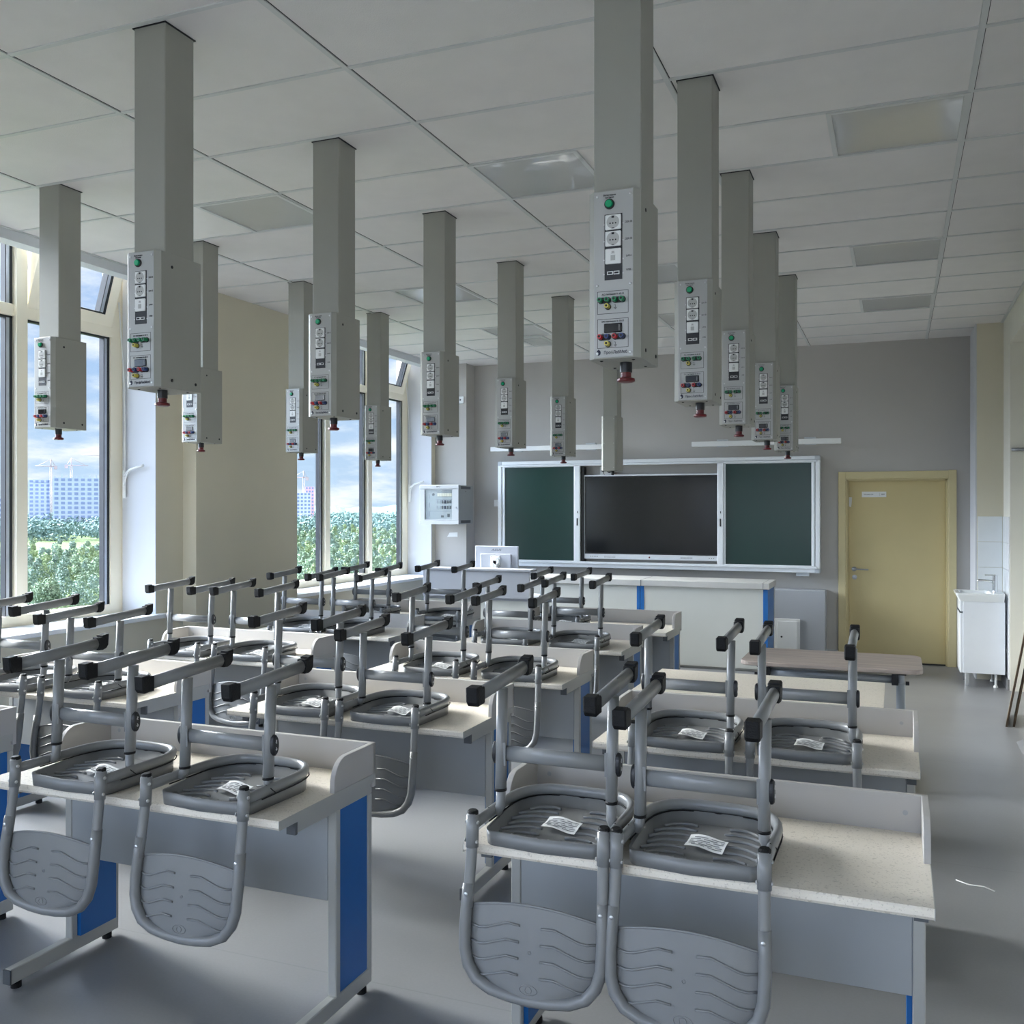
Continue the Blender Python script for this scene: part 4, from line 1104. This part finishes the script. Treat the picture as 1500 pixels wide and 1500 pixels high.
tag(MB().prism([(-.484, 1.70), (-.462, 1.69), (-.455, 1.74), (-.452, 1.80), (-.484, 1.802)], 'y', YF + .052, YF + .0545).build('paper_scrap', M['paper']), 'torn paper scrap stuck to the upper left edge of the door', 'paper')

# sink
t = thing('wash_cabinet', 'white gloss washbasin cabinet in the right corner beside the door', 'cabinet', (.555, 9.96, 0))
MB().box(.03, .385, 0, .42, .125, .80, bev=.003).build('body', M['cab_white'], t)
d = MB().box(.004, .03, .004, .416, .125, .685, bev=.004).build('door', M['cab_white'], t)
MB().box(.001, .03, .02, .40, .69, .70).build('handle_recess', M['cap_grey'], d)
MB().box(.006, .03, .004, .416, .705, .80, bev=.003).build('top_rail', M['cab_white'], t)
for x in (.05, .30):
    for y in (.03, .38):
        if x < .1: MB().box(x, x + .03, y - .015, y + .015, 0, .128, bev=.002).build('leg', M['chrome'], t)
        else: MB().lathe([(.022, 0), (.018, .018), (.011, .022), (.012, .128)], (x + .01, y, 0), (0, 0, 1), 14).build('leg', M['white_plastic'], t)
t = thing('washbasin', 'white ceramic washbasin on top of the corner cabinet', 'washbasin', (.535, 9.945, .80))
q = MB()
rim_o = rrect(-.01, .405, -.005, .455, .02, 4); rim_i = rrect(.03, .30, .045, .405, .05, 4)
base_o = rrect(.02, .40, .01, .44, .02, 4); base_i = rrect(.06, .27, .085, .365, .05, 4)
V = [[q.bm.verts.new((x, y, z)) for x, y in ring] for ring, z in ((base_o, .0), (rim_o, .06), (rim_o, .078), (rim_i, .076), (base_i, .02))]
nn = len(rim_o)
for A, B in zip(V, V[1:]):
    for i in range(nn): q.bm.faces.new((A[i], A[(i + 1) % nn], B[(i + 1) % nn], B[i]))
q.bm.faces.new(V[-1]); q.bm.faces.new(V[0][::-1]); bmesh.ops.recalc_face_normals(q.bm, faces=q.bm.faces[:])
q.build('basin', M['ceramic'], t)
t = thing('faucet', 'chrome mixer tap standing on the corner washbasin', 'faucet', (.875, 10.17, .876))
MB().lathe([(.026, 0), (.024, .012), (.022, .11), (.022, .145)], (0, 0, 0), (0, 0, 1), 20).build('tap_body', M['chrome'], t)
MB().tube([(0, 0, .095), (-.06, 0, .108), (-.135, 0, .112), (-.155, 0, .103)], .012, 12).build('spout', M['chrome'], t)
MB().lathe([(.022, .145), (.022, .160), (.015, .166)], (0, 0, 0), (0, 0, 1), 20).box(-.09, .01, -.011, .011, .160, .170, bev=.003).build('tap_lever', M['chrome'], t)

# leaning boards by the recess
for i, (ya, xb, lb) in enumerate(((8.22, .778, 'thin brown plywood sheet leaning by the right wall, in front of another'), (8.24, .795, 'thin brown plywood sheet leaning by the right wall, behind the other'))):
    t = thing('plywood_sheet', lb, 'board', (xb + .035 * i, ya, 0), math.radians(-7))
    T = Matrix.Rotation(math.radians(10), 4, 'Y')
    MB().box(.0, .014, .003, .50, 0, .75, m=T).build('sheet_face', M['plywood'], t)
    MB().box(-.0005, .0145, .0, .003, 0, .75, m=T).build('sheet_edge', M['plywood_edge'], t)
t = thing('metal_rail', 'short metal rail across the recess in the right wall', 'rail', (1.0, 9.85, 2.215))
MB().tube([(-.02, -.02, 0), (.18, -.02, 0)], .016, 10).build('rail_tube', M['steel'], t)
tag(MB().tube([(.25, 4.74, .003), (.30, 4.70, .003), (.36, 4.70, .003), (.40, 4.66, .003)], .003, 5).build('thread', M['white_plastic']), 'short white thread lying on the floor in the right aisle', 'thread')

# ================================================================== outdoors (seen through the windows)
GZ = -24.0
def az(deg, d): a = math.radians(deg); return (-math.sin(a) * d, math.cos(a) * d)
g = MB()
def gf(u, v):
    ang, d = 15 + 75 * u, 30 * (2400 / 30) ** v
    x, y = az(ang, d); return (x, y, GZ + 2.5 * noise.noise(Vector((x * .004, y * .004, 3))) + max(0, d - 700) * .004)
g.grid(gf, 24, 40)
tag(g.build('meadow', M['meadow']), 'bright green meadow beyond the trees outside', 'meadow', kind='stuff')
import numpy as np
def leaf_cards(name, centres, radii, per, size, mats, parent=None, seed=1, mat_idx=None):
    # clouds of small leaf sprays on ellipsoid shells: centres (n,3), radii (n,3)
    rg = np.random.default_rng(seed); n = len(centres); N = n * per
    d = rg.normal(size=(N, 3)); d /= np.linalg.norm(d, axis=1, keepdims=True)
    c = np.repeat(np.asarray(centres, float), per, 0); r = np.repeat(np.asarray(radii, float), per, 0)
    p = c + d * r * rg.uniform(.72, 1.06, (N, 1))
    nrm = d * .8 + rg.normal(size=(N, 3)) * .55 + np.array([0, 0, .25]); nrm /= np.linalg.norm(nrm, axis=1, keepdims=True)
    a = np.cross(nrm, rg.normal(size=(N, 3))); a /= np.linalg.norm(a, axis=1, keepdims=True); b = np.cross(nrm, a)
    sz = (np.repeat(np.broadcast_to(np.asarray(size, float), (n,)), per) * rg.uniform(.6, 1.3, N))[:, None]
    V = np.stack([p - a * sz, p + b * sz * .55, p + a * sz, p - b * sz * .55], 1).reshape(-1, 3)
    me = bpy.data.meshes.new(name)
    me.vertices.add(4 * N); me.vertices.foreach_set('co', V.ravel())
    me.loops.add(4 * N); me.loops.foreach_set('vertex_index', np.arange(4 * N, dtype=np.int32))
    me.polygons.add(N); me.polygons.foreach_set('loop_start', np.arange(0, 4 * N, 4, dtype=np.int32))
    for m in mats: me.materials.append(m)
    if mat_idx is not None: me.polygons.foreach_set('material_index', np.repeat(np.asarray(mat_idx, np.int32), per))
    me.update(calc_edges=True); me.validate()
    o = bpy.data.objects.new(name, me); COL.objects.link(o)
    if parent is not None: o.parent = parent
    return o
def tree_proto(kind):
    t = thing('deciduous_tree', 'x', 'tree', (0, 0, 0), 0, 'leafy trees outside the windows')
    rnd = random.Random(kind * 11 + 3)
    H = (12, 10.5, 13)[kind]; C_, R_ = [(0, 0, H * .60)], [(H * .17, H * .17, H * .30)]
    for i in range(22):
        a = rnd.uniform(0, 2 * PI); q = rnd.random(); z = H * (.28 + .68 * q); rr = H * .20 * (1.1 - .8 * q); k = H * rnd.uniform(.07, .12)
        C_.append((math.cos(a) * rr, math.sin(a) * rr, z)); R_.append((k, k, k * 1.2))
    leaf_cards('crown', C_, R_, 300, .17, [[M['leaf_a'], M['leaf_b'], M['leaf_c']][kind]], t, kind + 2)
    MB().tube([(0, 0, -.5), (.1, .05, H * .3), (0, 0, H * .8)], .2, 8, rs=[1, .75, .3]).build('trunk', M['bark'], t)
    return t
protos = [tree_proto(k) for k in range(3)]
used = [False] * 3
rt = random.Random(5)
n_tree = 0
TL = ['dull green leafy tree outside, among the nearest trees below the windows', 'bluish green leafy tree outside, among the nearest trees below the windows', 'yellow green leafy tree outside, among the nearest trees below the windows']
spots = []
for ring, d in enumerate((118, 132, 148, 166)):
    a = 25.5
    while a < 53:
        spots.append((a + rt.uniform(-.6, .6), d + rt.uniform(-6, 6))); a += math.degrees(5.0 / d)
for a, d in spots:
    k = rt.choice((0, 0, 1, 1, 2))
    if 51 < a or (30.5 < a < 33.6 and False): continue
    o = protos[k] if not used[k] else copy_tree(protos[k]); used[k] = True
    x, y = az(a, d); s_ = rt.uniform(.75, 1.12)
    o.location = (x, y, GZ + 1.0); o.scale = (s_, s_, s_ * rt.uniform(.9, 1.1)); o.rotation_euler = (0, 0, rt.uniform(0, 6))
    o['label'] = TL[k]; o['group'] = ['dull green trees nearest outside', 'bluish green trees nearest outside', 'yellow green trees nearest outside'][k]
# woodland behind them: uncountable, one object
C_, R_, I_, S_ = [], [], [], []
for i in range(1150):
    d = 172 + 430 * rt.random() ** .9; a = rt.uniform(26, 52); x, y = az(a, d)
    if 36 < a and 410 < d: continue             # the clearing seen in the nearer window
    k = rt.choice((0, 0, 1, 1, 2)); h_ = rt.uniform(7, 12); z0 = GZ + 1 + max(0, d - 300) * .012
    for q in range(4):
        r_ = rt.uniform(1.5, 2.4) * (1.25 - .25 * q)
        C_.append((x + rt.uniform(-1.2, 1.2), y + rt.uniform(-1.2, 1.2), z0 + h_ * (.3 + .2 * q))); R_.append((r_, r_, r_ * 1.25)); I_.append(k); S_.append(.13 + d * .00075)
tag(leaf_cards('woodland', C_, R_, 150, S_, [M['leaf_a'], M['leaf_b'], M['leaf_c']], None, 9, I_), 'dense mixed woodland filling the view below the horizon', 'woodland', kind='stuff')
C_, R_ = [], []
for i in range(1100):
    d = rt.uniform(820, 1500); a = rt.uniform(22, 56); x, y = az(a, d); r_ = rt.uniform(6, 11)
    C_.append((x, y, GZ + max(0, d - 700) * .004 + rt.uniform(5, 11))); R_.append((r_ * 1.5, r_ * 1.5, r_ * .9))
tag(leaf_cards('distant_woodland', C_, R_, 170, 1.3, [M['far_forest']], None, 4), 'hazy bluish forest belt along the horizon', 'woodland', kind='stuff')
ridge = MB()
def rf(u, v):
    x, y = az(20 + 40 * u, 2300); h_ = 34 + 14 * noise.noise(Vector((u * 9, 2, 0))) + 4 * noise.noise(Vector((u * 60, 5, 0)))
    return (x * (1 + .05 * v), y * (1 + .05 * v), GZ + h_ * v * (1 if u < .32 else max(.45, 1 - (u - .32) * 3)))
ridge.grid(rf, 160, 3)
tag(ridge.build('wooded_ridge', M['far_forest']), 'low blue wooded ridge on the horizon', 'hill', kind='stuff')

def tower(name, label, ang, d, w_, dep, h_, nx, nz, mwall, red=False, roof=True):
    x, y = az(ang, d)
    t = thing(name, label, 'building', (x, y, GZ + 2), math.radians(ang))
    MB().box(-w_ / 2, w_ / 2, 0, dep, 0, h_).build('building_shell', mwall, t)
    q = MB()
    for i in range(nx):
        for j in range(nz):
            cx_ = -w_ / 2 + w_ * (i + .5) / nx; cz = h_ * (j + .5) / nz + .3
            q.box(cx_ - w_ / nx * .30, cx_ + w_ / nx * .30, -.25, .1, cz - h_ / nz * .28, cz + h_ / nz * .28)
    q.build('window_grid', M['far_window'], t)
    q = MB()
    if roof:
        for i in range(int(w_ / 6)):
            q.box(-w_ / 2 + 6 * i + 1, -w_ / 2 + 6 * i + 2.2, 0, 1.2, h_, h_ + rt.uniform(1, 4))
        q.build('roof_post', mwall, t)
    return t
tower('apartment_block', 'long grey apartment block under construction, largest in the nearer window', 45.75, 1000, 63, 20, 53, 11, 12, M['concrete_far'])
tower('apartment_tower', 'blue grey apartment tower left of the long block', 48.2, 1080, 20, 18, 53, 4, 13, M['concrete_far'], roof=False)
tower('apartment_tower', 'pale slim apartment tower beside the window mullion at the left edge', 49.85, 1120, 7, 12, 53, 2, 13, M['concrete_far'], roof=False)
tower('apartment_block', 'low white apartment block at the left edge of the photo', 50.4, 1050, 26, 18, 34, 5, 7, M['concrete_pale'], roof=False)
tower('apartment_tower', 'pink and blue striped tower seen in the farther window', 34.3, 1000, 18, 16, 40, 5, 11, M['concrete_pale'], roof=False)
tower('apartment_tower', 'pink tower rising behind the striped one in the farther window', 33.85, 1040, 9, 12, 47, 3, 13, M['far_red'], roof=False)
def crane(ang, d, h_, l, flip, label):
    x, y = az(ang, d)
    t = thing('tower_crane', label, 'crane', (x, y, GZ + 2), math.radians(ang))
    m_ = MB()
    for sx_ in (-.8, .8):
        for sy in (-.8, .8): m_.tube([(sx_, sy, 0), (sx_, sy, h_)], .28, 5)
    for i in range(int(h_ / 3)): m_.tube([(-.8, -.8, 3 * i), (.8, -.8, 3 * i + 3)], .18, 4)
    m_.build('mast', M['crane'], t)
    j = MB().tube([(-flip * l * .3, 0, h_), (flip * l, 0, h_)], .45, 5).tube([(-flip * l * .28, 0, h_), (0, 0, h_ + 7), (flip * l * .8, 0, h_ + .5)], .22, 4).tube([(0, 0, h_), (0, 0, h_ + 7)], .5, 5)
    j.build('jib', M['crane'], t)
    MB().box(-flip * l * .3 - 1.5, -flip * l * .3 + 1.5, -1, 1, h_ - 3, h_ + .5).build('counterweight', M['crane'], t)
crane(47.65, 1060, 66, 14, -1, 'pink tower crane left of the long apartment block')
crane(46.65, 1030, 66, 15, 1, 'tower crane standing above the long apartment block')
crane(44.9, 1100, 80, 24, -1, 'thin distant tower crane at the right edge of the nearer window')
crane(34.2, 1020, 56, 12, -1, 'tower crane behind the striped tower in the farther window')
